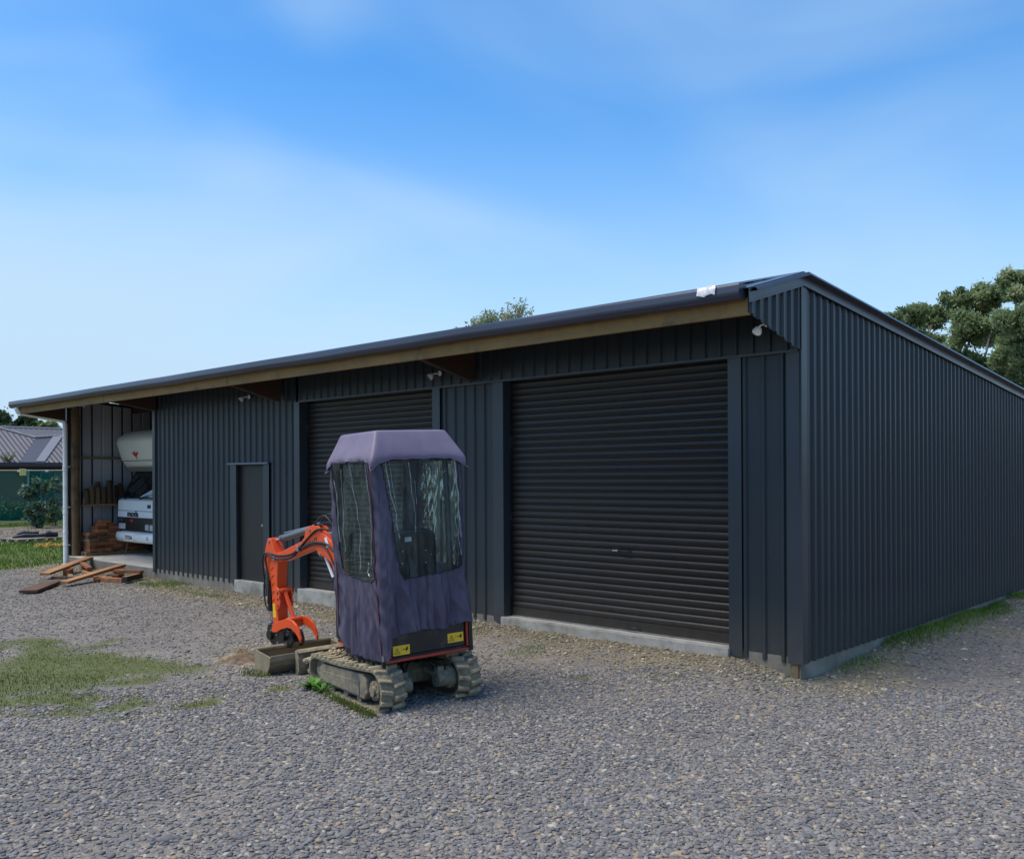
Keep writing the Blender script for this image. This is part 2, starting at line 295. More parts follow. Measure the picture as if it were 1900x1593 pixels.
def ground_shader():
    t = gm.node_tree; n = t.nodes; l = t.links; b = n['Principled BSDF']; b.inputs['Roughness'].default_value = .9; b.inputs['Specular IOR Level'].default_value = .3
    g = n.new('ShaderNodeNewGeometry'); P = g.outputs['Position']
    at = n.new('ShaderNodeAttribute'); at.attribute_name = 'zone'; sp = n.new('ShaderNodeSeparateColor'); l.new(at.outputs['Color'], sp.inputs[0])
    def vor(s, feat='F1'):
        v = n.new('ShaderNodeTexVoronoi'); v.inputs['Scale'].default_value = s; v.feature = feat; l.new(P, v.inputs['Vector']); return v
    def noi(s, d=5, r=.6):
        v = n.new('ShaderNodeTexNoise'); v.inputs['Scale'].default_value = s; v.inputs['Detail'].default_value = d; v.inputs['Roughness'].default_value = r; l.new(P, v.inputs['Vector']); return v
    def ramp(src, els):
        r = n.new('ShaderNodeValToRGB'); cr = r.color_ramp
        while len(cr.elements) < len(els): cr.elements.new(.5)
        for e, (p, c) in zip(cr.elements, els): e.position = p; e.color = (*c, 1)
        l.new(src, r.inputs[0]); return r
    def mix(f, a, b_, bt='MIX'):
        m = n.new('ShaderNodeMix'); m.data_type = 'RGBA'; m.blend_type = bt
        if isinstance(f, float): m.inputs[0].default_value = f
        else: l.new(f, m.inputs[0])
        l.new(a, m.inputs[6])
        if isinstance(b_, tuple): m.inputs[7].default_value = (*b_, 1)
        else: l.new(b_, m.inputs[7])
        return m.outputs[2]
    v1 = vor(42); v2 = vor(95)
    s1 = n.new('ShaderNodeSeparateColor'); l.new(v1.outputs['Color'], s1.inputs[0])
    c1 = ramp(s1.outputs[0], [(0, (.10, .097, .098)), (.4, (.17, .163, .16)), (.75, (.245, .23, .22)), (.93, (.33, .26, .17)), (1, (.44, .41, .35))])
    s2 = n.new('ShaderNodeSeparateColor'); l.new(v2.outputs['Color'], s2.inputs[0])
    c2 = ramp(s2.outputs[0], [(0, (.11, .107, .107)), (.6, (.20, .19, .184)), (1, (.31, .27, .22))])
    col = mix(.4, c1.outputs[0], c2.outputs[0])
    big = noi(.7, 4); bigr = ramp(big.outputs[0], [(.3, (.72, .72, .73)), (.7, (1.0, .97, .92))]); col = mix(1.0, col, bigr.outputs[0], 'MULTIPLY')
    sn = noi(22, 6, .7); sc_ = ramp(sn.outputs[0], [(.3, (.14, .115, .07)), (.55, (.24, .20, .13)), (.75, (.33, .28, .19))]); col = mix(sp.outputs[0], col, sc_.outputs[0])
    gn = noi(14, 6, .7); gc = ramp(gn.outputs[0], [(.3, (.045, .055, .018)), (.5, (.085, .105, .028)), (.7, (.16, .15, .07))])
    gfac = n.new('ShaderNodeMath'); gfac.operation = 'MULTIPLY'; gfac.inputs[1].default_value = .95; l.new(sp.outputs[1], gfac.inputs[0]); col = mix(gfac.outputs[0], col, gc.outputs[0])
    dn = noi(3, 8, .75); dc = ramp(dn.outputs[0], [(.35, (.06, .045, .035)), (.5, (.15, .12, .09)), (.7, (.27, .23, .18))]); col = mix(sp.outputs[2], col, dc.outputs[0])
    l.new(col, b.inputs['Base Color'])
    d1 = n.new('ShaderNodeMath'); d1.operation = 'MULTIPLY_ADD'; d1.inputs[1].default_value = -1; d1.inputs[2].default_value = 1; l.new(v1.outputs['Distance'], d1.inputs[0])
    d2 = n.new('ShaderNodeMath'); d2.operation = 'MULTIPLY_ADD'; d2.inputs[1].default_value = -.5; l.new(v2.outputs['Distance'], d2.inputs[0]); l.new(d1.outputs[0], d2.inputs[2])
    bp = n.new('ShaderNodeBump'); bp.inputs['Strength'].default_value = .8; bp.inputs['Distance'].default_value = .010; l.new(d2.outputs[0], bp.inputs['Height']); l.new(bp.outputs[0], b.inputs['Normal'])
ground_shader()

# loose stones: one stuff object, stones instanced on its own points
def stones(name, pts, rad, stops, label_kind):
    n_ = len(pts); rp = np.sort(rng.random(0))
    me = bpy.data.meshes.new(name); me.vertices.add(n_); me.vertices.foreach_set('co', pts.astype(np.float32).ravel())
    at = me.attributes.new('rad', 'FLOAT_VECTOR', 'POINT')
    sc3 = np.stack([rad*rng.uniform(.8, 1.45, n_), rad*rng.uniform(.7, 1.1, n_), rad*rng.uniform(.35, .7, n_)], -1)
    at.data.foreach_set('vector', sc3.astype(np.float32).ravel())
    ar = me.attributes.new('rot', 'FLOAT_VECTOR', 'POINT'); ar.data.foreach_set('vector', np.stack([rng.uniform(-.35, .35, n_), rng.uniform(-.35, .35, n_), rng.uniform(0, 6.28, n_)], -1).astype(np.float32).ravel())
    o = bpy.data.objects.new(name, me); sc.collection.objects.link(o)
    m = bpy.data.materials.new(name+'_stone'); m.use_nodes = True; t = m.node_tree; b = t.nodes['Principled BSDF']; b.inputs['Roughness'].default_value = .8; b.inputs['Specular IOR Level'].default_value = .35
    oi = t.nodes.new('ShaderNodeObjectInfo'); r = t.nodes.new('ShaderNodeValToRGB')
    while len(r.color_ramp.elements) < len(stops): r.color_ramp.elements.new(.5)
    for e, (p, c) in zip(r.color_ramp.elements, stops): e.position = p; e.color = (*c, 1)
    t.links.new(oi.outputs['Random'], r.inputs[0])
    nn = t.nodes.new('ShaderNodeTexNoise'); nn.inputs['Scale'].default_value = 2.5; nn.inputs['Detail'].default_value = 4
    tcn = t.nodes.new('ShaderNodeTexCoord'); t.links.new(tcn.outputs['Object'], nn.inputs[0])
    mrn = t.nodes.new('ShaderNodeMapRange'); mrn.inputs['To Min'].default_value = .7; mrn.inputs['To Max'].default_value = 1.3; t.links.new(nn.outputs[0], mrn.inputs[0])
    hs = t.nodes.new('ShaderNodeHueSaturation'); t.links.new(mrn.outputs[0], hs.inputs['Value']); t.links.new(r.outputs[0], hs.inputs['Color']); t.links.new(hs.outputs[0], b.inputs['Base Color'])
    ng = bpy.data.node_groups.new(name+'_scatter', 'GeometryNodeTree')
    ng.interface.new_socket('Geometry', in_out='INPUT', socket_type='NodeSocketGeometry'); ng.interface.new_socket('Geometry', in_out='OUTPUT', socket_type='NodeSocketGeometry')
    gi = ng.nodes.new('NodeGroupInput'); go = ng.nodes.new('NodeGroupOutput'); ic = ng.nodes.new('GeometryNodeMeshIcoSphere'); ic.inputs['Radius'].default_value = 1; ic.inputs['Subdivisions'].default_value = 2
    sp = ng.nodes.new('GeometryNodeSetPosition'); nzn = ng.nodes.new('ShaderNodeTexNoise'); nzn.inputs['Scale'].default_value = 1.1
    vm = ng.nodes.new('ShaderNodeVectorMath'); vm.operation = 'SUBTRACT'; vm.inputs[1].default_value = (.5, .5, .5)
    vs_ = ng.nodes.new('ShaderNodeVectorMath'); vs_.operation = 'SCALE'; vs_.inputs['Scale'].default_value = 1.1
    ng.links.new(nzn.outputs['Color'], vm.inputs[0]); ng.links.new(vm.outputs[0], vs_.inputs[0]); ng.links.new(vs_.outputs[0], sp.inputs['Offset'])
    ss = ng.nodes.new('GeometryNodeSetShadeSmooth'); sm = ng.nodes.new('GeometryNodeSetMaterial'); sm.inputs['Material'].default_value = m
    ip = ng.nodes.new('GeometryNodeInstanceOnPoints')
    n1 = ng.nodes.new('GeometryNodeInputNamedAttribute'); n1.data_type = 'FLOAT_VECTOR'; n1.inputs['Name'].default_value = 'rad'
    n2 = ng.nodes.new('GeometryNodeInputNamedAttribute'); n2.data_type = 'FLOAT_VECTOR'; n2.inputs['Name'].default_value = 'rot'
    L = ng.links.new
    L(ic.outputs['Mesh'], sp.inputs['Geometry']); L(sp.outputs[0], ss.inputs[0]); L(ss.outputs[0], sm.inputs[0]); L(sm.outputs[0], ip.inputs['Instance'])
    L(gi.outputs[0], ip.inputs['Points']); L(n1.outputs[0], ip.inputs['Scale']); L(n2.outputs[0], ip.inputs['Rotation']); L(ip.outputs[0], go.inputs[0])
    md = o.modifiers.new('scatter', 'NODES'); md.node_group = ng; me.materials.append(m)
    return o
def sector(n_, r0, r1, half=42, p=1.0):
    r = (r0**(2*p) + (r1**(2*p)-r0**(2*p))*rng.random(n_))**(1/(2*p)); th = R(180-47)+0*r
    a = math.atan2(fw.y, fw.x) + np.radians(rng.uniform(-half, half, n_)); x = CAM.x + r*np.cos(a); y = CAM.y + r*np.sin(a); return x, y
xa, ya = sector(105000, 3.6, 9.5); xb, yb = sector(75000, 9.5, 24)
gx = np.concatenate([xa, xb]); gy = np.concatenate([ya, yb]); rad = np.concatenate([rng.uniform(.006, .018, len(xa))+.006*(rng.random(len(xa))**4), rng.uniform(.009, .02, len(xb))])
big_ = rng.random(len(gx)) < .012; rad[big_] *= 1.7
s_, g_, d_ = zones(gx, gy); inb = (gx < .0) & (gy > -.02) & (gx > -18.1)
keep = (~inb) & (rng.random(len(gx)) > g_*1.0) & (rng.random(len(gx)) < .35+1.2*sstep(.25, .65, .6*vnoise(gx, gy, .45, 41)+.4*vnoise(gx, gy, 1.7, 42))) & (rng.random(len(gx)) > s_*.85) & (gx > -19.5)
pts = np.stack([gx, gy, gz(gx, gy)+.002], -1)[keep]
gravel = stones('gravel', pts, rad[keep], [(0, (.092, .091, .096)), (.3, (.135, .131, .132)), (.62, (.18, .172, .168)), (.84, (.222, .208, .194)), (.93, (.27, .205, .13)), (1, (.37, .34, .29))], '')
tag(gravel, 'loose grey and tan river gravel covering the yard', 'gravel', kind='stuff')
# larger tan stones in the sandy strip against the slab
nn_ = 26000; tx = rng.uniform(-18, .9, nn_); ty = rng.uniform(-1.3, -.02, nn_)
tx2 = rng.uniform(.02, .9, 3000); ty2 = rng.uniform(0, 9, 3000); th = rng.uniform(0, 6.28, 5000); tr_ = 1.4*np.sqrt(rng.random(5000)); tx3 = -4.6+tr_*np.cos(th); ty3 = -2.3+tr_*np.sin(th)
tx = np.concatenate([tx, tx2, tx3]); ty = np.concatenate([ty, ty2, ty3]); s_, g_, _ = zones(tx, ty); k = (rng.random(len(tx)) < s_*.9) & ~((tx < .02) & (ty > -.03))
rad2 = rng.uniform(.006, .02, len(tx)); rad2[rng.random(len(tx)) < .03] *= 1.8
st2 = stones('sandy_rubble', np.stack([tx, ty, gz(tx, ty)+.003], -1)[k], rad2[k], [(0, (.14, .12, .08)), (.4, (.22, .185, .125)), (.8, (.30, .26, .18)), (1, (.44, .39, .29))], '')
tag(st2, 'tan stony rubble along the foot of the shed walls', 'rubble', kind='stuff')

# ------------------------------------------------------------------ grass
def leafmat(name, stops, trans=.25, rough=.6):
    m = bpy.data.materials.new(name); m.use_nodes = True; t = m.node_tree; n = t.nodes; b = n['Principled BSDF']; b.inputs['Roughness'].default_value = rough; b.inputs['Specular IOR Level'].default_value = .3
    at = n.new('ShaderNodeAttribute'); at.attribute_name = 'var'; r = n.new('ShaderNodeValToRGB')
    while len(r.color_ramp.elements) < len(stops): r.color_ramp.elements.new(.5)
    for e, (p, c) in zip(r.color_ramp.elements, stops): e.position = p; e.color = (*c, 1)
    t.links.new(at.outputs['Fac'], r.inputs[0]); t.links.new(r.outputs[0], b.inputs['Base Color'])
    tl = n.new('ShaderNodeBsdfTranslucent'); t.links.new(r.outputs[0], tl.inputs[0]); mx = n.new('ShaderNodeMixShader'); mx.inputs[0].default_value = trans
    t.links.new(b.outputs[0], mx.inputs[1]); t.links.new(tl.outputs[0], mx.inputs[2]); t.links.new(mx.outputs[0], n['Material Output'].inputs[0]); return m
grassm = leafmat('grass_blades', [(0, (.05, .085, .012)), (.5, (.12, .21, .022)), (.85, (.20, .30, .04)), (1, (.32, .30, .12))])
grassd = leafmat('dull_grass', [(0, (.045, .062, .012)), (.5, (.095, .135, .02)), (.85, (.16, .175, .04)), (1, (.23, .19, .08))])
def blades(name, x, y, z, h, w, m, lean=.5):
    n_ = len(x); a = rng.uniform(0, 6.283, n_); la = rng.uniform(0, 6.283, n_); ln = rng.uniform(.1, lean, n_)*h
    dx, dy = np.cos(a)*w/2, np.sin(a)*w/2; lx, ly = np.cos(la)*ln, np.sin(la)*ln
    v = np.empty((n_, 5, 3)); v[:, 0] = np.stack([x-dx, y-dy, z-.01], -1); v[:, 1] = np.stack([x+dx, y+dy, z-.01], -1)
    v[:, 2] = np.stack([x+dx*.8+lx*.35, y+dy*.8+ly*.35, z+h*.55], -1); v[:, 3] = np.stack([x-dx*.8+lx*.35, y-dy*.8+ly*.35, z+h*.55], -1); v[:, 4] = np.stack([x+lx, y+ly, z+h*.92], -1)
    b_ = (np.arange(n_)*5)[:, None]; f = np.concatenate([b_+[0, 1, 2], b_+[0, 2, 3], b_+[3, 2, 4]], 1).reshape(-1)
    o = np_mesh(name, v.reshape(-1, 3), f, 3, m); at = o.data.attributes.new('var', 'FLOAT', 'POINT')
    at.data.foreach_set('value', np.repeat(np.clip(.5+.5*(vnoise(x, y, .8, 9)-.5)+rng.normal(0, .2, n_), 0, 1), 5).astype(np.float32)); return o
n_ = 90000; lx = -18.0-22*rng.random(n_)**1.3; ly = rng.uniform(-7, 14, n_)
s_, g_, d_ = zones(lx, ly); cov = vnoise(lx, ly, .5, 12)
k = (rng.random(n_) < g_*(1-d_*.96)*(.35+.9*cov)) & ~((lx > -18.15) & (ly > 0)); lx, ly = lx[k], ly[k]
tag(blades('lawn_grass', lx, ly, gz(lx, ly), rng.uniform(.05, .16, len(lx))*(.5+.9*vnoise(lx, ly, .9, 13)), .02, grassm, .7), 'bright green rough grass beyond the end of the shed', 'grass', kind='stuff')
n_ = 42000; px_ = rng.uniform(-9, -3, n_); py_ = rng.uniform(-7.6, -2.8, n_); _, g_, _ = zones(px_, py_); k = rng.random(n_) < g_*(.25+.75*vnoise(px_, py_, 2.2, 3)); px_, py_ = px_[k], py_[k]
tag(blades('patch_grass', px_, py_, gz(px_, py_), rng.uniform(.010, .034, len(px_))*(.4+1.1*vnoise(px_, py_, 1.9, 51)), .0065, grassd, 1.2), 'short dull grass patch growing through the gravel', 'grass', kind='stuff')
# weeds along the side wall, front strip and the track
n_ = 16000; wx = rng.uniform(.02, .40, n_); wy = rng.uniform(.6, 10, n_); k = rng.random(n_) < sstep(.30, .65, vnoise(wx*.6, wy, 1.4, 21))*np.exp(-wx*6)*1.6*np.clip((wy-.3)/2.5, .05, 1); wx, wy = wx[k], wy[k]
fx = rng.uniform(-4.4, -.6, 9000); fy = rng.uniform(-1.5, -.35, 9000); k = rng.random(9000) < sstep(.55, .85, vnoise(fx, fy, 1.6, 22))*.8; fx, fy = fx[k], fy[k]
ex = rng.uniform(-14, -9, 6000); ey = rng.uniform(-.7, -.02, 6000); k = rng.random(6000) < sstep(.5, .85, vnoise(ex, ey, 1.2, 23))*.7; ex, ey = ex[k], ey[k]
ax = np.concatenate([wx, fx, ex]); ay = np.concatenate([wy, fy, ey]); hh = np.concatenate([rng.uniform(.015, .075, len(wx)), rng.uniform(.01, .03, len(fx)), rng.uniform(.02, .08, len(ex))])
tag(blades('wall_weeds', ax, ay, gz(ax, ay), hh, .008, grassm, 1.0), 'green weeds straggling along the foot of the shed walls', 'weeds', kind='stuff')

# ------------------------------------------------------------------ the shed
L_, D_ = 18.0, 12.0
RZ = 3.70                                  # underside of roof line over the front wall
roofz = lambda y: RZ + (0.285*y if y < 0 else -0.0835*y)
shed = thing('shed', 'long dark slate metal shed with two roller doors and an open bay at one end', 'shed')
def ribs(a0, a1, pitch, w=.058, top=.030, h=.023, first=None):
    pts = []; a = a0 if first is None else first
    pts.append((a0, 0))
    while a + w < a1:
        if a > a0: pts.append((a, 0))
        pts += [(a+(w-top)/2, h), (a+(w+top)/2, h), (a+w, 0)]; a += pitch
    pts.append((a1, 0)); return pts
def clad_panel(name, P, a0, a1, zb, zt, pitch, first=None, screws=(), m=clad, parent=shed, thick=.02):
    """P(a, off, z) -> point; zb, zt may be functions of a"""
    prof = ribs(a0, a1, pitch, first=first); mb = MB(); zbf = zb if callable(zb) else (lambda a: zb); ztf = zt if callable(zt) else (lambda a: zt)
    lo = [P(a, o, zbf(a)) for a, o in prof]; hi = [P(a, o, ztf(a)) for a, o in prof]
    mb.strip([lo, hi])
    lo2 = [P(a, o-.0012, zbf(a)) for a, o in prof]; hi2 = [P(a, o-.0012, ztf(a)) for a, o in prof]; mb.strip([lo2, hi2]); mb.strip([lo, lo2])
    for z in screws:
        k = 0
        for i in range(len(prof)-1):
            a, o = prof[i]; b, o2 = prof[i+1]
            if o == 0 and o2 == 0 and b-a > .05:
                k += 1
                if k % 2: continue
                c = a+.018
                if zbf(c)+.03 < z < ztf(c)-.03:
                    q = [Vector(P(c+.0075*math.cos(t), .0, z+.0075*math.sin(t))) for t in [j*math.pi/3 for j in range(6)]]
                    r_ = [Vector(P(c+.006*math.cos(t), .006, z+.006*math.sin(t))) for t in [j*math.pi/3 for j in range(6)]]
                    mb.strip([q+[q[0]], r_+[r_[0]]]); mb.add(r_, [tuple(range(6))])
    return mb.build(name, m, parent, recalc=False)
PF = lambda a, o, z: (a, -o, z)            # front wall, outward -Y
PS = lambda a, o, z: (o, a, z)             # side wall, outward +X
PL = lambda a, o, z: (-L_-o, a, z)
ZB = -.07
scr = (.08, .95, 1.85, 2.75)
# concrete slab and the ledges at the door openings
mb = MB(); mb.box(-L_+.04, -.02, .012, D_-.02, -.6, 0); mb.build('slab', slabm, shed)
mb = MB(); mb.box(-L_-.01, -.004, -.002, .010, -.6, -.012); mb.build('footing', concm, shed)
mb = MB(); mb.box(-.018, -.002, .012, D_, -.6, -.012); mb.build('footing', concm, shed)
for x0, x1, d in [(-3.99, -.76, .075), (-8.49, -5.29, .075), (-10.42, -9.5, .07)]:
    mb = MB(); mb.box(x0, x1, -d, -.003, -.5, .003); mb.build('door_threshold', sillm, shed, bevel=.008)
# front wall claddings
clad_panel('wall_cladding', PF, -13.5, -10.60, ZB, 3.70, .185, screws=scr)
clad_panel('wall_cladding', PF, -10.60, -9.36, 2.03, 3.70, .185, first=-10.57, screws=scr)
clad_panel('wall_cladding', PF, -9.36, -8.60, ZB, 3.70, .185, first=-9.30, screws=scr)
clad_panel('wall_cladding', PF, -5.17, -4.13, ZB, 2.985, .185, first=-5.10, screws=scr)
clad_panel('wall_cladding', PF, -.63, -.10, ZB, 2.985, .205, first=-.62, screws=scr)
clad_panel('header_cladding', lambda a, o, z: (a, -o-.035, z), -8.47, -.004, 3.0, 3.70, .185, screws=(3.08,))
# flat flashings: jamb faces with returns, head, corners
def jamb(xa, xb, xret, depth, zt=2.985, zb=ZB):
    fl = MB(); fl.box(xa, xb, -.034, -.030, zb, zt)                       # face
    fl.box(min(xret, xret+.004*(1 if xb <= xret else -1)), max(xret, xret+.004*(1 if xb <= xret else -1)), -.030, depth, .004 if zb < 0 else zb, zt); fl.build('jamb_flashing', flash, shed)
jamb(-8.62, -8.47, -8.47, .16); jamb(-5.30, -5.15, -5.30, .14); jamb(-4.15, -3.97, -3.97, .14); jamb(-.77, -.62, -.77, .14)
jamb(-10.60, -10.40, -10.40, .07, zt=2.02); jamb(-9.54, -9.36, -9.54, .07, zt=2.02)
fl = MB(); fl.box(-.125, .034, -.036, -.032, ZB, 2.99); fl.box(.030, .034, -.0315, .085, ZB, 3.66); fl.build('corner_flashing', flash, shed)
fl = MB(); fl.box(-8.47, .0, -.048, -.0345, 2.975, 3.003); fl.box(-8.47, -5.3, -.034, .14, 2.988, 2.992); fl.box(-3.97, -.77, -.034, .14, 2.988, 2.992)
fl.build('head_flashing', flash, shed)
fl = MB(); fl.box(-13.53, -13.43, -.036, -.030, ZB, 3.68); fl.box(-13.534, -13.5305, -.036, .10, ZB, 3.66)
fl.build('corner_flashing', flash, shed)
mb = MB(); mb.box(-10.63, -9.33, -.075, -.03, 2.022, 2.034); mb.box(-10.63, -9.33, -.079, -.0755, 2.005, 2.034); mb.build('door_hood', mat('hood_flash', (.12, .15, .19), rough=.3), shed)
# side wall, forward wing under the eave included
wing_lo = lambda y: (2.985 + (-y)*.245) if y < -.03 else ZB
clad_panel('side_wall', PS, .085, D_, ZB, lambda y: roofz(y)-.03, .152, first=.10, screws=(.05, .95, 1.85))
clad_panel('eave_wing', PS, -1.02, .02, wing_lo, lambda y: roofz(y)-.03, .152, first=-1.0)
mb = MB(); mb.box(-.03, -.006, -.96, -.04, 3.24, 3.38); mb.build('wing_frame', timberd, shed)
clad_panel('end_wall', PL, .10, D_, ZB, lambda y: roofz(y)-.03, .19, screws=scr)
clad_panel('end_wall_lining', lambda a, o, z: (-L_+.012-o, a, z), .13, D_-.1, .0, lambda y: roofz(y)-.1, .24, m=clad_in)
mb = MB(); mb.box(-L_-.034, -L_+.08, .035, .098, ZB, 3.62); mb.box(-L_-.12, -L_-.0345, .07, .098, ZB, 3.62); mb.build('corner_flashing', flash, shed)
mb = MB(); mb.box(-L_+.05, -.03, D_-.03, D_, 0, roofz(D_)-.06); mb.build('back_wall', clad, shed)
mb = MB(); mb.add([(x, y, z) for x in (-13.44, -13.40) for y, z in [(.11, 0), (D_-.05, 0), (D_-.05, roofz(D_)-.06), (.11, roofz(0)-.06)]], [(0, 1, 2, 3), (7, 6, 5, 4), (0, 4, 5, 1), (3, 2, 6, 7), (0, 3, 7, 4)]); mb.build('partition_wall', clad, shed)
# unseen black backing sheet, added behind the doors to stop light leaks
mb = MB(); mb.box(-13.38, -.05, .30, .32, 0, 3.6); mb.build('leak_backing', blackw, shed)
# roof: front flap, back slope with corrugation, barge flashing, ridge
mb = MB(); prof = []
x = -L_-.05
while x < .02:
    prof += [(x, 0), (x+.10, 0), (x+.12, .03), (x+.15, .03), (x+.17, 0)]; x += .2
prof.append((.02, 0)); 
rowsy = [-1.06, 0, D_+.1]
mb.strip([[(a, y, roofz(y)+.012+o) for a, o in prof] for y in rowsy]); mb.strip([[(a, y, roofz(y)+.010+o) for a, o in prof] for y in rowsy])
mb.build('roof', roofm, shed, recalc=False)
mb = MB()
for (y0, y1) in [(-1.07, -.0005), (.0005, D_+.1)]:
    z0, z1 = roofz(y0), roofz(y1)
    for xa, xb, lo, hi in [(.036, .046, -.085, .052), (-.13, .036, .046, .052), (.046, .052, -.085, -.070)]:
        mb.add([(x, y, z+h) for x in (xa, xb) for y, z in ((y0, z0), (y1, z1)) for h in (lo, hi)], [(0, 2, 3, 1), (4, 5, 7, 6), (0, 4, 6, 2), (1, 3, 7, 5), (0, 1, 5, 4), (2, 6, 7, 3)])
mb.build('barge_flashing', roofm, shed)
mb = MB(); rid = [(-.16, -.046+.05), (-.02, .052), (.02, .052), (.16, .05-.013)]
mb.strip([[(x, y, RZ+h) for y, h in rid] for x in (-L_-.06, .05)], True); mb.build('ridge_flashing', roofm, shed)
# fascia timber in lengths, gutter, rafters, purlin
for x0, x1 in [(-L_-.03, -13.502), (-13.498, -9.002), (-8.998, -4.502), (-4.498, -.002)]:
    mb = MB(); mb.box(x0, x1, -1.0, -.955, 3.215, 3.375); mb.build('fascia_beam', timber, shed, bevel=.004)
for x in (-4.5, -9.0, -13.5):
    mb = MB(); mb.box(x-.018, x+.018, -1.005, -1.002, 3.225, 3.365); mb.build('joint_plate', girtm, shed)
g = [(-1.012, 3.475), (-1.010, 3.375), (-1.03, 3.352), (-1.075, 3.345), (-1.118, 3.355), (-1.143, 3.385), (-1.150, 3.42), (-1.143, 3.452), (-1.147, 3.480), (-1.135, 3.486), (-1.128, 3.478)]
mb = MB(); gi = [(y+(.003 if y < -1.07 else -.003)*(-1 if y > -1.07 else 1), z+.004) for y, z in g]
xsn = [-L_-.10]+[-L_+.5*k for k in range(1, 36)]+[-.02]
wob = lambda x: .004*math.sin(x*1.3)+.003*math.sin(x*3.1)
mb.strip([[(x, y, z+wob(x)) for y, z in g] for x in xsn], True); mb.strip([[(x, y+.004, z+.005+wob(x)) for y, z in g[1:9]] for x in xsn], True)
for x in (-L_-.10, -.02):
    mb.add([(x, y, z) for y, z in g], [tuple(range(len(g)))])
mb.build('gutter', gutm, shed, recalc=False)
for x in (-4.55, -9.05, -13.44, -L_+.12):
    mb = MB(); mb.add([(x+dx, y, z) for dx in (0, .09) for y, z in [(-.953, 3.225), (-.953, 3.40), (-.04, 3.655), (-.04, 3.12), (-.10, 3.02) if x > -13 else (-.04, 3.10)]], [(0, 1, 2, 3, 4), (9, 8, 7, 6, 5)]+[(i, (i+1) % 5, 5+(i+1) % 5, 5+i) for i in range(5)]); mb.build('eave_bracket', timberd, shed)
mb = MB(); mb.box(-L_+.02, -13.55, .02, .065, 3.40, 3.62); mb.build('lintel_beam', timberd, shed)
for y in (1.6, 3.2, 4.8, 6.4):
    mb = MB(); mb.box(-L_+.02, -13.46, y, y+.05, roofz(y)-.22, roofz(y)-.03); mb.build('purlin', timberd, shed)
mb = MB(); mb.add([(x, y, z) for x in (-15.78, -15.70) for y, z in [(-.95, 3.24), (-.95, 3.40), (0, 3.66), (8, roofz(8)-.05), (8, roofz(8)-.25), (0, 3.42)]], [(0, 1, 2, 3, 4, 5), (11, 10, 9, 8, 7, 6)]+[(i, (i+1) % 6, 6+(i+1) % 6, 6+i) for i in range(6)]); mb.build('rafter', timberd, shed)
# girts and post of the open bay
for z in (2.26,):
    mb = MB(); mb.box(-L_+.03, -L_+.085, .25, D_-.2, z-.025, z+.025); mb.build('girt', girtm, shed)
mb = MB(); mb.box(-L_+.03, -L_+.36, .30, 2.4, 1.135, 1.18); mb.build('shelf', girtm, shed, bevel=.004)
zs = [0, .5, 1.0, 1.6, 2.3, 3.0, 3.4]; mb = MB(); mb.tube([(-17.73+.006*math.sin(z*3), .15+.005*math.cos(z*2), z-.02) for z in zs], [.094, .091, .092, .09, .091, .089, .088], 20); mb.build('round_post', polem, shed)
mb = MB(); mb.box(-.085, -.025, -.024, -.004, -.29, -.055); mb.build('corner_post', girtm, shed)
# roller doors
def roller(x0, x1, y, name_h, hx):
    p = bpy.data.objects.new('roller_door', None); sc.collection.objects.link(p); p.parent = shed
    mb = MB(); z = .12; rows = []; pitch = .082
    prof = [(0, 0), (.006, -.004), (.050, -.006), (.058, -.002), (.064, .010), (.074, .010)]
    while z < 2.98:
        for dz, o in prof: rows.append([(x0, y+o, z+dz), (x1, y+o, z+dz)])
        z += pitch
    rows.append([(x0, y, z), (x1, y, z)])
    mb.strip(rows, True)
    for zz in (.12+17*pitch+.03, .12+28*pitch+.03):
        mb.box(x0, x1, y-.0105, y-.0063, zz-.010, zz+.004)
    mb.build('curtain', rollm, p, recalc=False)
    mb = MB(); mb.box(x0, x1, y-.012, y+.02, .018, .118); mb.build('bottom_rail', rollm, p, bevel=.003)
    mb = MB(); mb.box(x0, x1, y-.022, y+.012, .006, .017); mb.build('weather_seal', steel if name_h else blackp, p)
    for xx in (x0, x1):
        mb = MB(); s = 1 if xx == x0 else -1
        mb.box(min(xx, xx+s*.025), max(xx, xx+s*.025), y-.03, y+.03, .004, 2.98)
        for k in range(34): mb.box(min(xx+s*.026, xx+s*.032), max(xx+s*.026, xx+s*.032), y-.032, y-.02, .15+k*.082, .165+k*.082)
        mb.build('door_guide', blackm, p)
    mb = MB(); mb.box(x0, x1, y+.03, y+.14, 2.80, 2.985); mb.build('drum_box', blackp, p)
    if name_h:
        mb = MB(); mb.box(hx-.10, hx-.02, y-.03, y-.006, .905, .925); mb.build('door_lock', chrome, p, bevel=.004)
        mb = MB(); mb.tube([(hx, y-.006, .915), (hx+.02, y-.04, .918), (hx+.13, y-.045, .920), (hx+.15, y-.006, .918)], .009, 8); mb.build('door_handle', blackp, p)
        mb = MB(); mb.tube([(hx+.1, y-.012, .045), (hx+.13, y-.05, .05), (hx+.25, y-.05, .05), (hx+.28, y-.012, .045)], .009, 8); mb.build('lift_handle', blackp, p)
    return p
roller(-3.966, -.774, .115, True, -2.25)
roller(-8.466, -5.304, .135, False, 0)
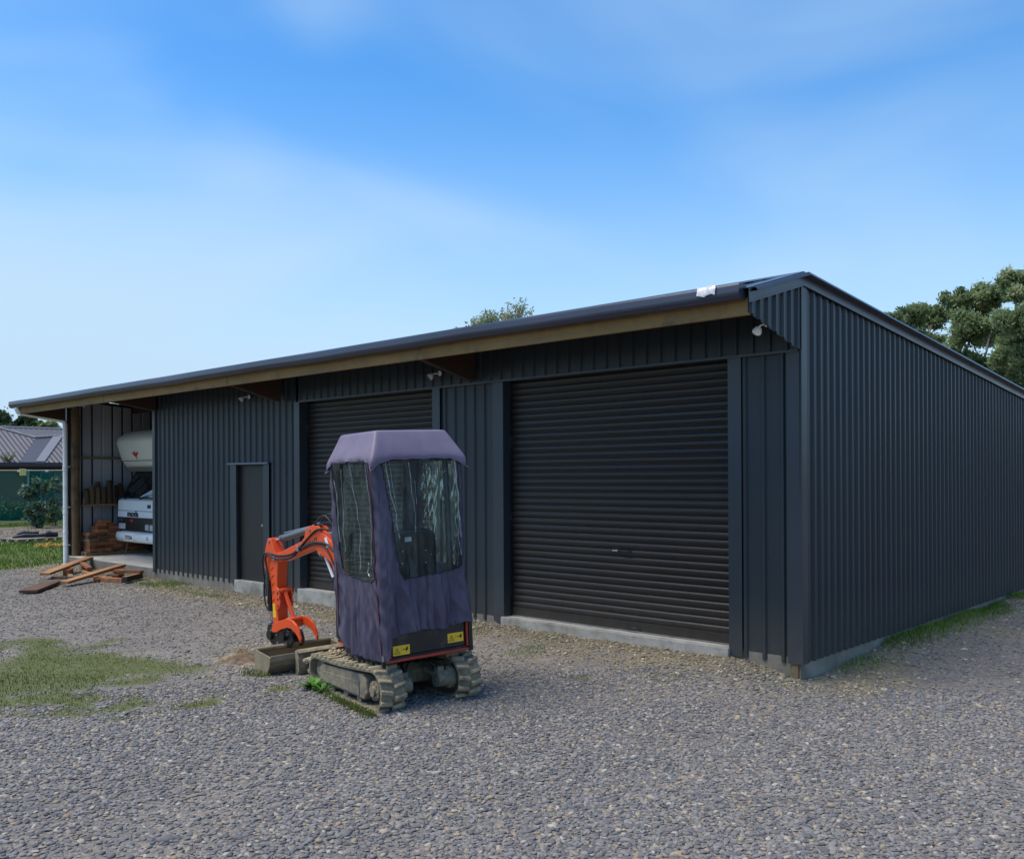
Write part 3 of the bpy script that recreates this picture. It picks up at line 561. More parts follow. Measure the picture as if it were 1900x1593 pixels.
# entry door
p = bpy.data.objects.new('entry_door', None); sc.collection.objects.link(p); p.parent = shed
mb = MB(); mb.box(-10.39, -9.55, .045, .09, .01, 1.99); mb.build('door_leaf', doorm, p, bevel=.003)
mb = MB()
for q in [(-10.396, -10.391, .0, .1, .006, 2.0), (-9.549, -9.544, .0, .1, .006, 2.0), (-10.396, -9.544, .0, .1, 1.992, 2.004)]: mb.box(*q)
mb.build('door_frame', blackp, p)
mb = MB(); mb.tube([(-9.62, .045, .97), (-9.62, .015, .97), (-9.62, .0, .97), (-9.62, -.008, .97)], [.012, .012, .027, .022], 14); mb.tube([(-9.62, .046, .97), (-9.62, .038, .97)], .03, 14); mb.build('door_knob', chrome, p)
# downpipe
mb = MB(); Q = [(-17.86, -1.06, 3.34), (-17.86, -1.03, 3.27), (-17.86, -.96, 3.235), (-17.88, -.5, 3.17), (-17.86, -.10, 3.11), (-17.85, -.045, 3.07), (-17.85, -.03, 3.0), (-17.85, -.03, 2.0), (-17.85, -.03, 1.0), (-17.85, -.03, -.19)]
mb.tube(Q, .053, 16); 
for z in (2.0, 1.0, .55): mb.tube([(-17.85, -.03, z-.03), (-17.85, -.03, z+.03)], .059, 16)
dp = mb.build('downpipe', whitep, shed)
for z in (2.05, 1.12, .25):
    mb = MB(); mb.tube([(-17.85, -.03, z-.011), (-17.85, -.03, z+.011)], .062, 16); mb.box(-17.90, -17.80, .0, .06, z-.01, z+.01); mb.build('pipe_clip', white, dp)
# silver film taped round the gutter end
mb = MB(); rows = []
for i in range(6):
    x = -.44+i*.038; rows.append([(x, y-.006+.006*math.sin(i*2.3+j), z+.010*math.sin(i*1.7+j*1.9)) for j, (y, z) in enumerate([(-1.10, 3.492), (-1.150, 3.492), (-1.157, 3.455), (-1.162, 3.43), (-1.160, 3.408)])])
mb.strip(rows, True); tag(mb.build('plastic_film', foil, recalc=False), 'torn silvery plastic film stuck on the gutter end', 'plastic film')
# security lights
def sec_light(x, y, z, yaw_, lab, m_):
    t = thing('security_light', lab, 'light', (x, y, z), 'security lights under the eave', rot=(0, 0, yaw_)); t.scale = (.75, .75, .75)
    mb = MB(); mb.tube([(0, .0, 0), (0, -.02, 0)], .045, 16); mb.build('mounting_plate', whitep, t)
    mb = MB(); mb.tube([(0, -.02, 0), (0, -.05, -.01), (-.03, -.11, -.01), (-.05, -.14, -.03)], .012, 8); mb.build('arm', whitep, t)
    mb = MB(); mb.tube([(-.045, -.135, -.02), (-.055, -.15, -.04), (-.075, -.18, -.075), (-.08, -.19, -.085)], [.02, .045, .062, .060], 16); mb.build('lamp_head', m_, t)
    mb = MB(); mb.tube([(-.081, -.192, -.087), (-.083, -.195, -.09)], .052, 16); mb.build('lens', lampg, t)
    return t
sec_light(-.02, -.62, 3.185, R(-90), 'silver security light bracketed to the end wing of the eave', whitep)
sec_light(-5.10, -.066, 3.17, 0, 'small white security light above the pier between the roller doors', whitep)
sec_light(-9.95, -.034, 3.16, 0, 'small white security light above the entry door', whitep)
sec_light(-16.9, .02, 3.40, 0, 'dark security light hanging in the open bay above the camper', blackp)

# ------------------------------------------------------------------ excavator (local frame: X forward, Y left, Z up)
B_ = Matrix(((-math.cos(R(12)), -math.sin(R(12)), 0), (math.sin(R(12)), -math.cos(R(12)), 0), (0, 0, 1)))
Bm = B_ @ Matrix.Rotation(R(-2), 3, 'X') @ Matrix.Rotation(R(1), 3, 'Y')
exc = thing('mini_excavator', 'small orange and black tracked excavator with a purple cloth cab cover', 'excavator', (-2.70, -2.92, -.235))
exc.rotation_euler = Bm.to_euler()
# tracks
def track(yc, sgn):
    t = bpy.data.objects.new('track', None); sc.collection.objects.link(t); t.parent = exc
    wd_ = .23; y0, y1 = yc-wd_/2, yc+wd_/2
    xf, xr, rf, rb, zb = .60, -.62, .150, .185, .0
    path = []
    def arc(cx, cz, r, a0, a1, n):
        for i in range(n+1):
            a = R(a0+(a1-a0)*i/n); path.append((cx+r*math.cos(a), cz+r*math.sin(a)))
    arc(xf, rf+.02, rf, 90, -68, 14); arc(.50, .03+.0, .03, -85, -90, 1)
    for i in range(1, 12): path.append((.50-i*(1.0/12), 0))
    arc(xr, rb+.0, rb, -95, -270, 16)
    n0 = len(path)
    for i in range(1, 9):
        u = i/9; path.append((xr+(xf-xr)*u, (2*rb)*(1-u)+(2*rf+.02)*u-.016*math.sin(math.pi*u)))
    # resample
    P_ = [Vector((a, b)) for a, b in path]; P_.append(P_[0]); ds = [0]
    for i in range(1, len(P_)): ds.append(ds[-1]+(P_[i]-P_[i-1]).length)
    tot = ds[-1]
    def at(s):
        s = s % tot
        for i in range(1, len(P_)):
            if ds[i] >= s:
                u = (s-ds[i-1])/max(1e-9, ds[i]-ds[i-1]); p = P_[i-1].lerp(P_[i], u); d = (P_[i]-P_[i-1]).normalized(); return p, d
        return P_[-1], Vector((1, 0))
    n = 132; mb = MB(); rows = []
    for i in range(n):
        p, d = at(tot*i/n); nrm = Vector((-d.y, d.x))  # outward (path runs clockwise seen from +Y)
        o = p; q = p - nrm*.026
        rows.append([(o.x, y0, o.y), (o.x, y1, o.y), (q.x, y1, q.y), (q.x, y0, q.y)])
    rows.append(rows[0]); mb.strip(rows, False, True)
    mb.cur = 1
    nl = 36
    for i in range(nl):
        for side in (0, 1):
            s = tot*(i+.5*side)/nl; p, d = at(s); nrm = Vector((-d.y, d.x)); 
            ya, yb = (y0-.004, yc-.008) if side == 0 else (yc+.008, y1+.004)
            hw = .021*rnd.uniform(.85, 1.15); hh = .031*rnd.uniform(.7, 1.05); sk = .012*(1 if side else -1)
            vs = []
            for yy, k in ((ya, -sk), (yb, sk)):
                for a_, h_ in ((-hw, -.004), (hw, -.004), (hw*.7, hh), (-hw*.7, hh)):
                    w = p + d*(a_+k+rnd.uniform(-.002, .002)) + nrm*(h_+rnd.uniform(-.003, .002)); vs.append((w.x, yy, w.y))
            mb.add(vs, [(0, 1, 2, 3), (7, 6, 5, 4), (0, 4, 5, 1), (1, 5, 6, 2), (2, 6, 7, 3), (3, 7, 4, 0)])
    b_ = mb.build('track_belt', [beltm, mudm], t, bevel=.004, seg=1)
    for q in b_.data.polygons: q.use_smooth = False
    # track frame
    ys = (y0+.035, y1-.02)
    poly = [(.50, .085), (.56, .14), (.54, .22), (.46, .262), (-.40, .296), (-.47, .25), (-.49, .14), (-.42, .075)]
    mb = MB(); mb.prism(poly, lambda a, b, t_: (a, t_, b), ys[0], ys[1]); mb.build('track_frame', mudf, t, bevel=.012)
    yo = y1-.012 if sgn > 0 else y0+.012; yi = yo-.02*sgn
    mb = MB(); mb.prism([(.44, .10), (.44, .20), (-.34, .225), (-.34, .10)], lambda a, b, t_: (a, t_, b), min(yo-.006*sgn, yo), max(yo-.006*sgn, yo)); mb.build('side_plate', mudf, t, bevel=.006)
    # sprocket and idler
    mb = MB(); pts = []
    for i in range(36):
        a = 2*math.pi*i/36; r = .150 if i % 4 < 2 else .128; pts.append((xr+r*math.cos(a), rb+r*math.sin(a)))
    mb.prism(pts, lambda a, b, t_: (a, t_, b), yc-.02, yc+.02)
    mb.tube([(xr, yc-.09, rb), (xr, yc+.09, rb)], .085, 24); mb.tube([(xr, yc+sgn*.09, rb), (xr, yc+sgn*.115, rb)], .045, 18)
    for i in range(8):
        a = 2*math.pi*i/8; mb.tube([(xr+.066*math.cos(a), yc+sgn*.088, rb+.066*math.sin(a)), (xr+.066*math.cos(a), yc+sgn*.102, rb+.066*math.sin(a))], .009, 6)
    mb.build('sprocket', mudf, t, bevel=.003)
    mb = MB(); mb.tube([(xf, yc-.05, rf+.02), (xf, yc+.05, rf+.02)], .118, 28); mb.tube([(xf, yc-.075, rf+.02), (xf, yc+.075, rf+.02)], .04, 16); mb.build('idler_wheel', mudf, t, bevel=.006)
    for x in (-.28, .0, .28):
        mb = MB(); mb.tube([(x, yc-.075, .075), (x, yc+.075, .075)], .05, 18); mb.build('track_roller', mudf, t, bevel=.005)
    # travel motor on the inside
    mb = MB(); mb.tube([(xr, yc-sgn*.09, rb), (xr, yc-sgn*.135, rb), (xr, yc-sgn*.14, rb), (xr, yc-sgn*.25, rb)], [.10, .10, .075, .07], 24)
    mb.box(xr-.02, xr+.06, yc-sgn*.2-.03, yc-sgn*.2+.03, rb+.06, rb+.11); mb.build('travel_motor', mudf, t, bevel=.005)
    return t
track(.385, 1); track(-.385, -1)
# clods of mud carried by the near track
mb = MB()
for i in range(70):
    x = rnd.uniform(.30, .66) if i < 50 else rnd.uniform(-.2, .3); y = rnd.uniform(.10, .36) if i < 50 else rnd.uniform(.28, .45); r = rnd.uniform(.008, .026)
    zb_ = .345 if y > .27 else .30
    c = Vector((x, y, zb_+rnd.uniform(-.01, .02))); seg = []
    for a_, b__ in ((0, 5), (1, 6), (2, 6), (3, 5)):
        ph = math.pi*(a_+.5)/4; seg.append([c+Vector((r*1.3*math.sin(ph)*math.cos(q*math.pi/3), r*math.sin(ph)*math.sin(q*math.pi/3), r*.8*math.cos(ph)))*rnd.uniform(.75, 1.2) for q in range(6)])
    mb.strip(seg, False, True); mb.add(seg[0], [(0, 1, 2, 3, 4, 5)]); mb.add(seg[-1], [(0, 1, 2, 3, 4, 5)])
tag(mb.build('mud_clods', mudm, exc), kind='stuff')
# undercarriage centre, slew ring
mb = MB(); mb.prism([(.34, .12), (.38, .24), (.26, .33), (-.26, .33), (-.40, .24), (-.34, .12)], lambda a, b, t_: (a, t_, b), -.25, .25); mb.build('undercarriage', mudf, exc, bevel=.012)
mb = MB(); mb.tube([(-.05, 0, .33), (-.05, 0, .42)], .26, 36); mb.build('slew_ring', blackm, exc)
for y in (-.16, .16):
    mb = MB(); mb.prism([(-.24, .20), (-.24, .25), (-.44, .27), (-.56, .24), (-.56, .20), (-.44, .22)], lambda a, b, t_: (a, t_, b), y-.03, y+.03); mb.build('motor_bracket', mudf, exc, bevel=.006)
for pts_ in ([(-.30, .10, .30), (-.45, .12, .34), (-.58, .17, .30), (-.60, .2, .26)], [(-.28, .05, .30), (-.44, .03, .35), (-.58, .13, .33), (-.62, .18, .26)], [(-.28, -.05, .30), (-.46, -.02, .36), (-.58, -.12, .33), (-.62, -.18, .26)], [(-.30, -.10, .30), (-.45, -.13, .34), (-.58, -.2, .30), (-.60, -.23, .26)]):
    mb = MB(); mb.tube([tuple(p) for p in pts_], .011, 8); mb.build('travel_hose', rubber, exc)
# dozer blade
bl = [(1.16, .02), (1.12, .05), (1.10, .12), (1.11, .20), (1.15, .28), (1.165, .275), (1.127, .20), (1.115, .12), (1.135, .055), (1.17, .02)]
mb = MB(); mb.prism(bl, lambda a, b, t_: (a, t_, b), -.46, .46)
dz = mb.build('dozer_blade', mudf, exc, bevel=.003)
for y in (-.47, .455):
    mb = MB(); mb.prism([(1.19, .02), (1.185, .285), (1.14, .285), (1.10, .20), (1.10, .09), (1.14, .02)], lambda a, b, t_: (a, t_, b), y, y+.012); mb.build('blade_end_plate', mudf, dz, bevel=.002)
mb = MB(); mb.prism([(1.10, .27), (1.16, .285), (1.16, .297), (1.12, .29)], lambda a, b, t_: (a, t_, b), -.46, .46); mb.build('blade_rim', mudm, dz)
for y in (-.2, .2):
    mb = MB(); mb.prism([(.30, .18), (.30, .25), (1.10, .20), (1.10, .10)], lambda a, b, t_: (a, t_, b), y-.025, y+.025); mb.build('blade_arm', mudf, dz, bevel=.006)
mb = MB(); mb.tube([(.35, 0, .26), (.8, 0, .24)], .035, 14); mb.tube([(.8, 0, .24), (1.10, 0, .20)], .018, 12); mb.build('blade_ram', mudf, dz)
mb = MB()
for i in range(60):
    r = rnd.uniform(.012, .035); c = Vector((rnd.uniform(.86, 1.09), rnd.uniform(.12, .44), .16+rnd.uniform(0, .07))); seg = []
    for a_ in range(4):
        ph = math.pi*(a_+.5)/4; seg.append([c+Vector((r*1.3*math.sin(ph)*math.cos(q*math.pi/3), r*math.sin(ph)*math.sin(q*math.pi/3), r*.8*math.cos(ph)))*rnd.uniform(.96, 1.0) for q in range(6)])
    mb.strip(seg, False, True); mb.add(seg[0], [(0, 1, 2, 3, 4, 5)]); mb.add(seg[-1], [(0, 1, 2, 3, 4, 5)])
tag(mb.build('mud_heap', mudm, dz), kind='stuff')
# upper body
bx0, bx1, by = -.755, .50, .425
mb = MB(); mb.prism([(bx0+.02, -by+.02), (bx0+.02, by-.045), (.12, by-.045), (.38, .30), (bx1, .12), (bx1, -.12), (.38, -.30), (.12, -by)], lambda a, b, t_: (a, b, t_), .425, .465); body = mb.build('deck_frame', blackm, exc, bevel=.006)
mb = MB(); mb.prism([(bx0+.012, -by+.03), (bx0+.012, by-.03), (-.30, by-.03), (-.30, -by+.03)], lambda a, b, t_: (a, b, t_), .462, .715); mb.prism([(bx0+.12, -by+.12), (bx0+.12, by-.12), (-.30, by-.12), (-.30, -by+.12)], lambda a, b, t_: (a, b, t_), .716, 1.0); eng = mb.build('engine_cover', blackm, exc, bevel=.02)
for y in (-by+.012, by-.060):
    mb = MB(); mb.box(bx0-.002, bx0+.02, y, y+.018, .462, .70); mb.build('rear_rail', orangd, exc, bevel=.004)
mb = MB(); mb.box(bx0-.004, bx0+.016, -by+.01, by-.01, .425, .450); mb.build('rear_lip', orangd, exc, bevel=.004)
mb = MB(); mb.box(bx0+.03, bx0+.5, -by-.030, -by-.0, .44, .70); mb.build('side_panel', blackm, exc, bevel=.012)
mb = MB(); mb.box(bx0-.003, bx0+.10, -by-.035, -by+.004, .418, .69); mb.tube([(bx0-.01, -by-.025, .45), (bx0-.002, -by-.025, .45)], .009, 8); mb.build('corner_guard', blackm, exc, bevel=.01)
# vent slots on the engine cover
mb = MB()
for i in range(5):
    for j in range(3):
        mb.box(bx0+.007, bx0+.013, .02+i*-.022-.006, .02+i*-.022+.004, .655+j*.016, .664+j*.016)
mb.build('vent_slots', blackw, eng)
# warning labels
def label(yc, zc):
    w_, h_ = .082, .042; x = bx0+.0115
    mb = MB(); mb.box(x-.003, x, yc-w_, yc+w_, zc-h_, zc+h_); lb = mb.build('warning_label', yellowl, exc, bevel=.002)
    q = MB(); e_ = x-.0035
    def ln(a, b, w=.0035):
        a, b = Vector(a), Vector(b); d = (b-a).normalized(); nn = Vector((-d.y, d.x))*w/2
        vs = [a-nn, b-nn, b+nn, a+nn]; q.add([(e_, yc-v.x, zc+v.y) for v in vs]+[(e_-.0008, yc-v.x, zc+v.y) for v in vs], [(0, 1, 2, 3), (7, 6, 5, 4), (0, 4, 5, 1), (1, 5, 6, 2), (2, 6, 7, 3), (3, 7, 4, 0)])
    T = [(-.070, -.026), (-.014, -.026), (-.042, .024)]
    for i in range(3): ln(T[i], T[(i+1) % 3])
    ln((-.046, .008), (-.036, -.004)); ln((-.036, -.004), (-.048, -.010)); ln((-.048, -.010), (-.038, -.020), .003); ln((-.033, -.014), (-.028, -.020))
    ln((.018, .006), (.050, .006), .006); ln((.050, .020), (.050, -.014), .010); ln((.058, .026), (.058, -.004), .010); ln((.012, .012), (.020, .006)); ln((.012, 0), (.020, .006))
    for a_ in range(5): ln((.004-.006*math.cos(a_*.5-1), .006+.022*math.sin(a_*.5-1)), (.004-.006*math.cos(a_*.5-.7), .006+.022*math.sin(a_*.5-.7)), .0018)
    q.build('warning_symbol', blackp, lb, recalc=False)
label(.262, .520); label(-.285, .575-.02)
# floor plate, seat, levers
mb = MB(); mb.box(-.30, .36, -.36, .36, .466, .50); mb.build('floor_plate', blackm, exc, bevel=.01)
mb = MB(); mb.box(-.42, .0, -.24, .24, .80, 1.02); mb.build('seat_base', blackm, exc, bevel=.03)
st = MB()
prof = [(-.245, 1.06), (-.235, 1.45), (-.20, 1.51), (-.12, 1.535), (.12, 1.535), (.20, 1.51), (.235, 1.45), (.245, 1.06), (.19, 1.02), (-.19, 1.02)]
st.prism(prof, lambda a, b, t_: (t_ - (b-1.02)*.10, a-.06, b), -.43, -.34); seat = st.build('seat_back', blackp, exc, bevel=.025, seg=3)
for (y, z) in [(-.12, 1.33), (-.12, 1.22), (.12, 1.34), (.12, 1.23), (.17, 1.28), (-.18, 1.29), (.18, 1.10), (-.05, 1.08), (.04, 1.06), (-.09, 1.06)]:
    mb = MB(); xx = -.43-(z-1.02)*.10; mb.tube([(xx+.002, y-.06, z), (xx-.006, y-.06, z)], .007, 8); mb.build('seat_bolt', steel, seat)
mb = MB(); xx = -.43-(1.44-1.02)*.10; mb.box(xx-.004, xx+.001, -.03, .035, 1.425, 1.465); mb.build('seat_label', foil, seat)
mb = MB(); mb.box(-.44, .02, -.27, .15, .98, 1.08); mb.build('seat_cushion', blackp, exc, bevel=.03)
mb = MB(); mb.tube([(-.40, -.30, 1.33), (-.18, -.36, 1.30), (.0, -.37, 1.30)], [.03, .04, .035], 10); mb.build('armrest', blackp, exc)
for y in (-.30, .30):
    mb = MB(); mb.tube([(.22, y*.9, .80), (.24, y*.9, .98), (.24, y*.88, 1.10)], [.07, .05, .03], 14)
    for k in range(5): mb.tube([(.235, y*.9, .86+k*.045), (.236, y*.9, .885+k*.045)], .062-.006*k, 14)
    bt = mb.build('control_boot', rubber, exc)
    mb = MB(); mb.tube([(.24, y*.88, 1.08), (.235, y*.86, 1.32)], .011, 8); mb.tube([(.235, y*.86, 1.30), (.225, y*.84, 1.36), (.215, y*.82, 1.46), (.20, y*.81, 1.50)], [.018, .026, .024, .014], 12); mb.build('control_lever', blackp, exc)
mb = MB()
mb.prism([(.14, .50), (.14, .84), (.34, .84), (.36, .50)], lambda a, b, t_: (a, t_, b), .16, .38); mb.build('control_console', blackp, exc, bevel=.02)
mb = MB(); mb.prism([(.14, .50), (.14, .84), (.34, .84), (.36, .50)], lambda a, b, t_: (a, t_, b), -.38, -.16); mb.build('control_console', blackp, exc, bevel=.02)
for y in (-.06, .06):
    mb = MB(); mb.tube([(.36, y, .50), (.36, y, .85), (.33, y, 1.02)], .009, 8); mb.tube([(.33, y-.04, 1.02), (.33, y+.04, 1.02)], .011, 8); mb.build('drive_lever', blackp, exc)
mb = MB(); mb.tube([(.40, -.33, .50), (.40, -.33, 1.22), (.40, .33, 1.22), (.40, .33, .50)], .014, 8); mb.build('front_rail', blackp, exc)
# canopy posts and roof
for y in (-.33, .33):
    mb = MB(); mb.tube([(-.63, y, .95), (-.62, y, 2.30), (-.56, y*.97, 2.36)], .028, 12); mb.build('canopy_post', blackp, exc)
    mb = MB(); mb.tube([(.36, y, .5), (.12, y, 2.30), (.05, y*.97, 2.36)], .020, 12); mb.build('canopy_post', blackp, exc)
mb = MB(); mb.box(-.60, .10, -.325, .325, 2.345, 2.375); mb.build('canopy_roof', blackp, exc, bevel=.01)

# cloth cover ---------------------------------------------------------------------------------------------
def lerp(a, b, t): return a+(b-a)*t
def cross(z):
    """half sizes of the cover at height z: rear x, front x, half width"""
    t = (z-.44)/(2.16-.44)
    return lerp(-.775, -.715, t), lerp(.17, .14, t), lerp(.435, .455, t)
NR = 150; ZT = 2.175
side_n, rear_n = 84, 84
def perim(z):
    xr, xf, hw = cross(z); r = .045; P_ = []
    for i in range(side_n): P_.append((lerp(xf, xr+r, i/side_n), hw, 'L'))
    for i in range(9): a = R(90+90*i/8); P_.append((xr+r+r*math.cos(a), hw-r+r*math.sin(a), 'C'))
    for i in range(1, rear_n): P_.append((xr, lerp(hw-r, -hw+r, i/rear_n), 'B'))
    for i in range(9): a = R(180+90*i/8); P_.append((xr+r+r*math.cos(a), -hw+r+r*math.sin(a), 'C'))
    for i in range(1, side_n+1): P_.append((lerp(xr+r, xf, i/side_n), -hw, 'R'))
    for i in range(1, rear_n): P_.append((xf+.10*math.sin(math.pi*i/rear_n), lerp(-hw, hw, i/rear_n), 'F'))
    return P_
np_ = len(perim(1))
def bottom(x, y, s):
    """hem height round the perimeter"""
    if s == 'L': return .435+.012*math.sin(x*11)+.20*max(0, (x+.30)/.47)**2
    if s in 'B':
        b0 = .655 + .018*math.sin(y*11+.6) + .03*max(0, -y/.4)
        return lerp(b0, .455, max(0, min(1, (y-.378)/.012)))
    if s == 'C': return .445 if y > 0 else .68
    return .70
def fold(x, y, z, s):
    k = math.atan2(y, x+.3)
    lowm = max(0, min(1, (1.25-z)/.6))
    f = .004*math.sin(k*23+z*1.5)+.016*(noise.noise(Vector((k*5, z*2.2, 1.7))))+lowm*(.050*noise.noise(Vector((k*7, z*.9, 8.7)))+.022*noise.noise(Vector((k*15+z*2.5, z*1.1, 5.7)))+.016*math.sin(k*13+z*1.4+2*noise.noise(Vector((k*2,z,3)))))
    f += .013*noise.noise(Vector((k*9+z*9, z*3, 6.1)))+.010*max(0,noise.noise(Vector((k*6-z*5, z*2+k*3, 16.1))))+.014*lowm+.026*noise.noise(Vector((k*2.5, z*1.3, 4.1)))+.006*noise.noise(Vector((k*22, z*5, 2.1)))+.003*noise.noise(Vector((k*50, z*14, 2.1)))
    return f
rows = []; zrow = []
for i in range(NR+1):
    row = []
    u = i/NR
    base = perim(.44+u*(ZT-.44))
    for j, (x, y, s) in enumerate(base):
        zb_ = bottom(x, y, s); z = lerp(zb_, ZT, u)
        pp = perim(z)[j]; x, y = pp[0], pp[1]; n_ = Vector((x+.3, y*.9, 0)).normalized(); 
        if s == 'L': n_ = Vector((0, 1, 0))
        if s == 'R': n_ = Vector((0, -1, 0))
        if s == 'B': n_ = Vector((-1, 0, 0))
        if s == 'F': n_ = Vector((1, 0, 0))
        p = Vector((x, y, z)) + n_*fold(x, y, z, s); row.append(p)
    rows.append(row)
info = perim(1)
def inpoly(p, poly):
    c = False; n = len(poly)
    for i in range(n):
        (x0, y0), (x1, y1) = poly[i], poly[i-1]
        if (y0 > p[1]) != (y1 > p[1]) and p[0] < (x1-x0)*(p[1]-y0)/(y1-y0)+x0: c = not c
    return c
WP = {'L': [(.085, 2.152), (-.64, 2.152), (-.69, 1.9), (-.715, 1.6), (-.735, 1.35), (-.735, 1.22), (-.70, 1.15), (-.64, 1.115), (-.5, 1.125), (-.3, 1.14), (-.05, 1.16), (.03, 1.19), (.055, 1.28), (.06, 1.5), (.08, 1.8)],
      'B': [(.345, 2.152), (-.41, 2.152), (-.405, 1.8), (-.415, 1.5), (-.425, 1.28), (-.405, 1.21), (-.35, 1.165), (-.1, 1.148), (.15, 1.128), (.21, 1.13), (.245, 1.20), (.275, 1.45), (.305, 1.75)],
      'R': [(.06, 2.15), (-.62, 2.15), (-.64, 1.3), (-.60, 1.18), (0, 1.18), (.05, 1.28)],
      'F': [(.34, 2.15), (-.34, 2.15), (-.34, .98), (.34, .98)]}
def inwin(z, j):
    x, y, s = info[j]
    if s not in WP: return False
    return inpoly((x, z) if s in 'LR' else (y, z), WP[s])
cm = MB(); wm = {'L': MB(), 'B': MB(), 'R': MB(), 'F': MB()}; flat = [p for r in rows for p in r]
cmf = []; wf = {k: [] for k in wm}
for i in range(NR):
    for j in range(np_):
        j2 = (j+1) % np_; zc = (rows[i][j].z+rows[i+1][j2].z)/2; q = (i*np_+j, i*np_+j2, (i+1)*np_+j2, (i+1)*np_+j)
        if inwin(zc, j) and inwin(zc, j2): wf[info[j][2]].append(q)
        else: cmf.append(q)
cm.add(flat, cmf, True)
cover = cm.build('cab_cover', cloth, exc, recalc=False)
b = bmesh.new(); b.from_mesh(cover.data); bmesh.ops.delete(b, geom=[v for v in b.verts if not v.link_faces], context='VERTS'); b.to_mesh(cover.data); b.free()
md = cover.modifiers.new('thick', 'SOLIDIFY'); md.thickness = .004; md.offset = -1
for k, fs in wf.items():
    used = sorted({v for f in fs for v in f}); mp_ = {v: i for i, v in enumerate(used)}
    vs = [Vector(flat[v]) for v in used]
    cen = Vector((-.3, 0, 0))
    for v in vs:
        d = Vector((v.x+.3, v.y, 0)).normalized(); a_ = math.atan2(v.y, v.x+.3)
        v += d*(.010*math.sin(a_*19+v.z*.9)+.007*math.sin(a_*33-v.z*1.7))*min(1, max(0, (v.z-1.16)*5))*min(1, max(0, (2.17-v.z)*5))
    m_ = MB(); m_.add(vs, [tuple(mp_[v] for v in f) for f in fs], True); wo = m_.build('clear_window', vinyl, cover, recalc=False)
    # black binding round the window: follow the boundary edges
    b = bmesh.new(); b.from_mesh(wo.data); ed = [e for e in b.edges if len(e.link_faces) == 1]; bb = MB()
    for e in ed:
        p0, p1 = e.verts[0].co, e.verts[1].co; c = (p0+p1)/2; d = Vector((c.x+.3, c.y, 0)).normalized()*.004
        bb.tube([p0+d, p1+d], .0045, 5, False)
    b.free(); bb.build('window_binding', clothb, cover)
# creases in the clear windows, pale tubes standing in for their glints
def crease(face, pts_, r):
    V_ = []
    for i in range(len(pts_)-1):
        (a0, z0_), (a1, z1_) = pts_[i], pts_[i+1]
        for k in range(5):
            u = k/5; a = lerp(a0, a1, u)+.004*math.sin((z0_+u)*31+i*3); z = lerp(z0_, z1_, u); xr, xf, hw = cross(z)
            b0 = fold(xr, a, z, 'B') if face == 'B' else fold(a, hw, z, 'L'); V_.append((xr-b0-.008, a, z) if face == 'B' else (a, hw+b0+.008, z))
    n_ = len(V_); q = MB(); q.tube(V_, [r*(.35+.65*abs(math.sin(j*.9+a0*20))) for j in range(n_)], 6); q.build('crease_glint', foldm, cover)
crease('B', [(.325, 2.14), (.30, 2.0), (.285, 1.85), (.25, 1.7), (.262, 1.6), (.235, 1.45)], .0065)
crease('B', [(.285, 2.14), (.262, 2.0), (.255, 1.86), (.235, 1.72)], .004)
crease('B', [(.10, 2.13), (.085, 2.0), (.075, 1.8), (.06, 1.62), (.07, 1.5)], .0045)
crease('B', [(.055, 1.98), (.05, 1.86), (.04, 1.74)], .003)
crease('B', [(-.372, 2.15), (-.375, 1.9), (-.38, 1.62), (-.392, 1.4)], .009)
crease('B', [(-.33, 1.62), (-.345, 1.5), (-.37, 1.38), (-.385, 1.26)], .004)
crease('B', [(-.22, 2.05), (-.25, 2.03), (-.28, 2.06)], .004)
crease('L', [(-.62, 2.12), (-.655, 1.8), (-.665, 1.5), (-.66, 1.2)], .004)
crease('L', [(-.35, 2.12), (-.37, 1.9), (-.42, 1.6), (-.43, 1.35), (-.45, 1.18)], .0045)
crease('L', [(-.10, 2.1), (-.09, 1.8), (-.10, 1.6), (-.12, 1.3)], .004)
crease('L', [(.04, 2.0), (.02, 1.85), (.03, 1.6), (.0, 1.4)], .007)
crease('L', [(-.62, 1.28), (-.58, 1.2), (-.64, 1.16)], .008)
# roof piece of the cover with its sloping valance
def ring(xr, xf, hw, z, r=.05, droop=0., nn=14, fl=0.):
    P_ = []
    cs = [(xf, hw), (xr, hw), (xr, -hw), (xf, -hw)]
    for c in range(4):
        (xa, ya), (xb, yb) = cs[c], cs[(c+1) % 4]
        for i in range(nn):
            u = i/nn; e_ = (abs(2*u-1))**7; x, y = lerp(xa, xb, u), lerp(ya, yb, u)
            cx, cy = (xr+xf)/2, 0
            x = cx+(x-cx)*(1+fl*e_-.012*(1-e_)); y = y*(1+fl*e_-.012*(1-e_))
            P_.append((x, y, z-droop*e_+.006*math.sin(i*2.1+c)*min(1, droop*20)))
    return P_
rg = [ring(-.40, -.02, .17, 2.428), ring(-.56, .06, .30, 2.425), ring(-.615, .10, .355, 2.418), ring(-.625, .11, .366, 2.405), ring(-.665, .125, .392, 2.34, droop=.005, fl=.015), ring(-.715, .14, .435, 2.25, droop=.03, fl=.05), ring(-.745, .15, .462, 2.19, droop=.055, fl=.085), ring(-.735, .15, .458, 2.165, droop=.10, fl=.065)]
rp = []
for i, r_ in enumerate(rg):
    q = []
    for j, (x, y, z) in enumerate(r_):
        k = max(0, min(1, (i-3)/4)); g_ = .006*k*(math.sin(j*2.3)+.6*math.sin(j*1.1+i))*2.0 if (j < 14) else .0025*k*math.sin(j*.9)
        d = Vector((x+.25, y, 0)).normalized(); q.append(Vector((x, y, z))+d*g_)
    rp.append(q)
mb = MB(); mb.strip(rp, True, True); mb.add(rp[0], [tuple(range(len(rp[0])))], True)
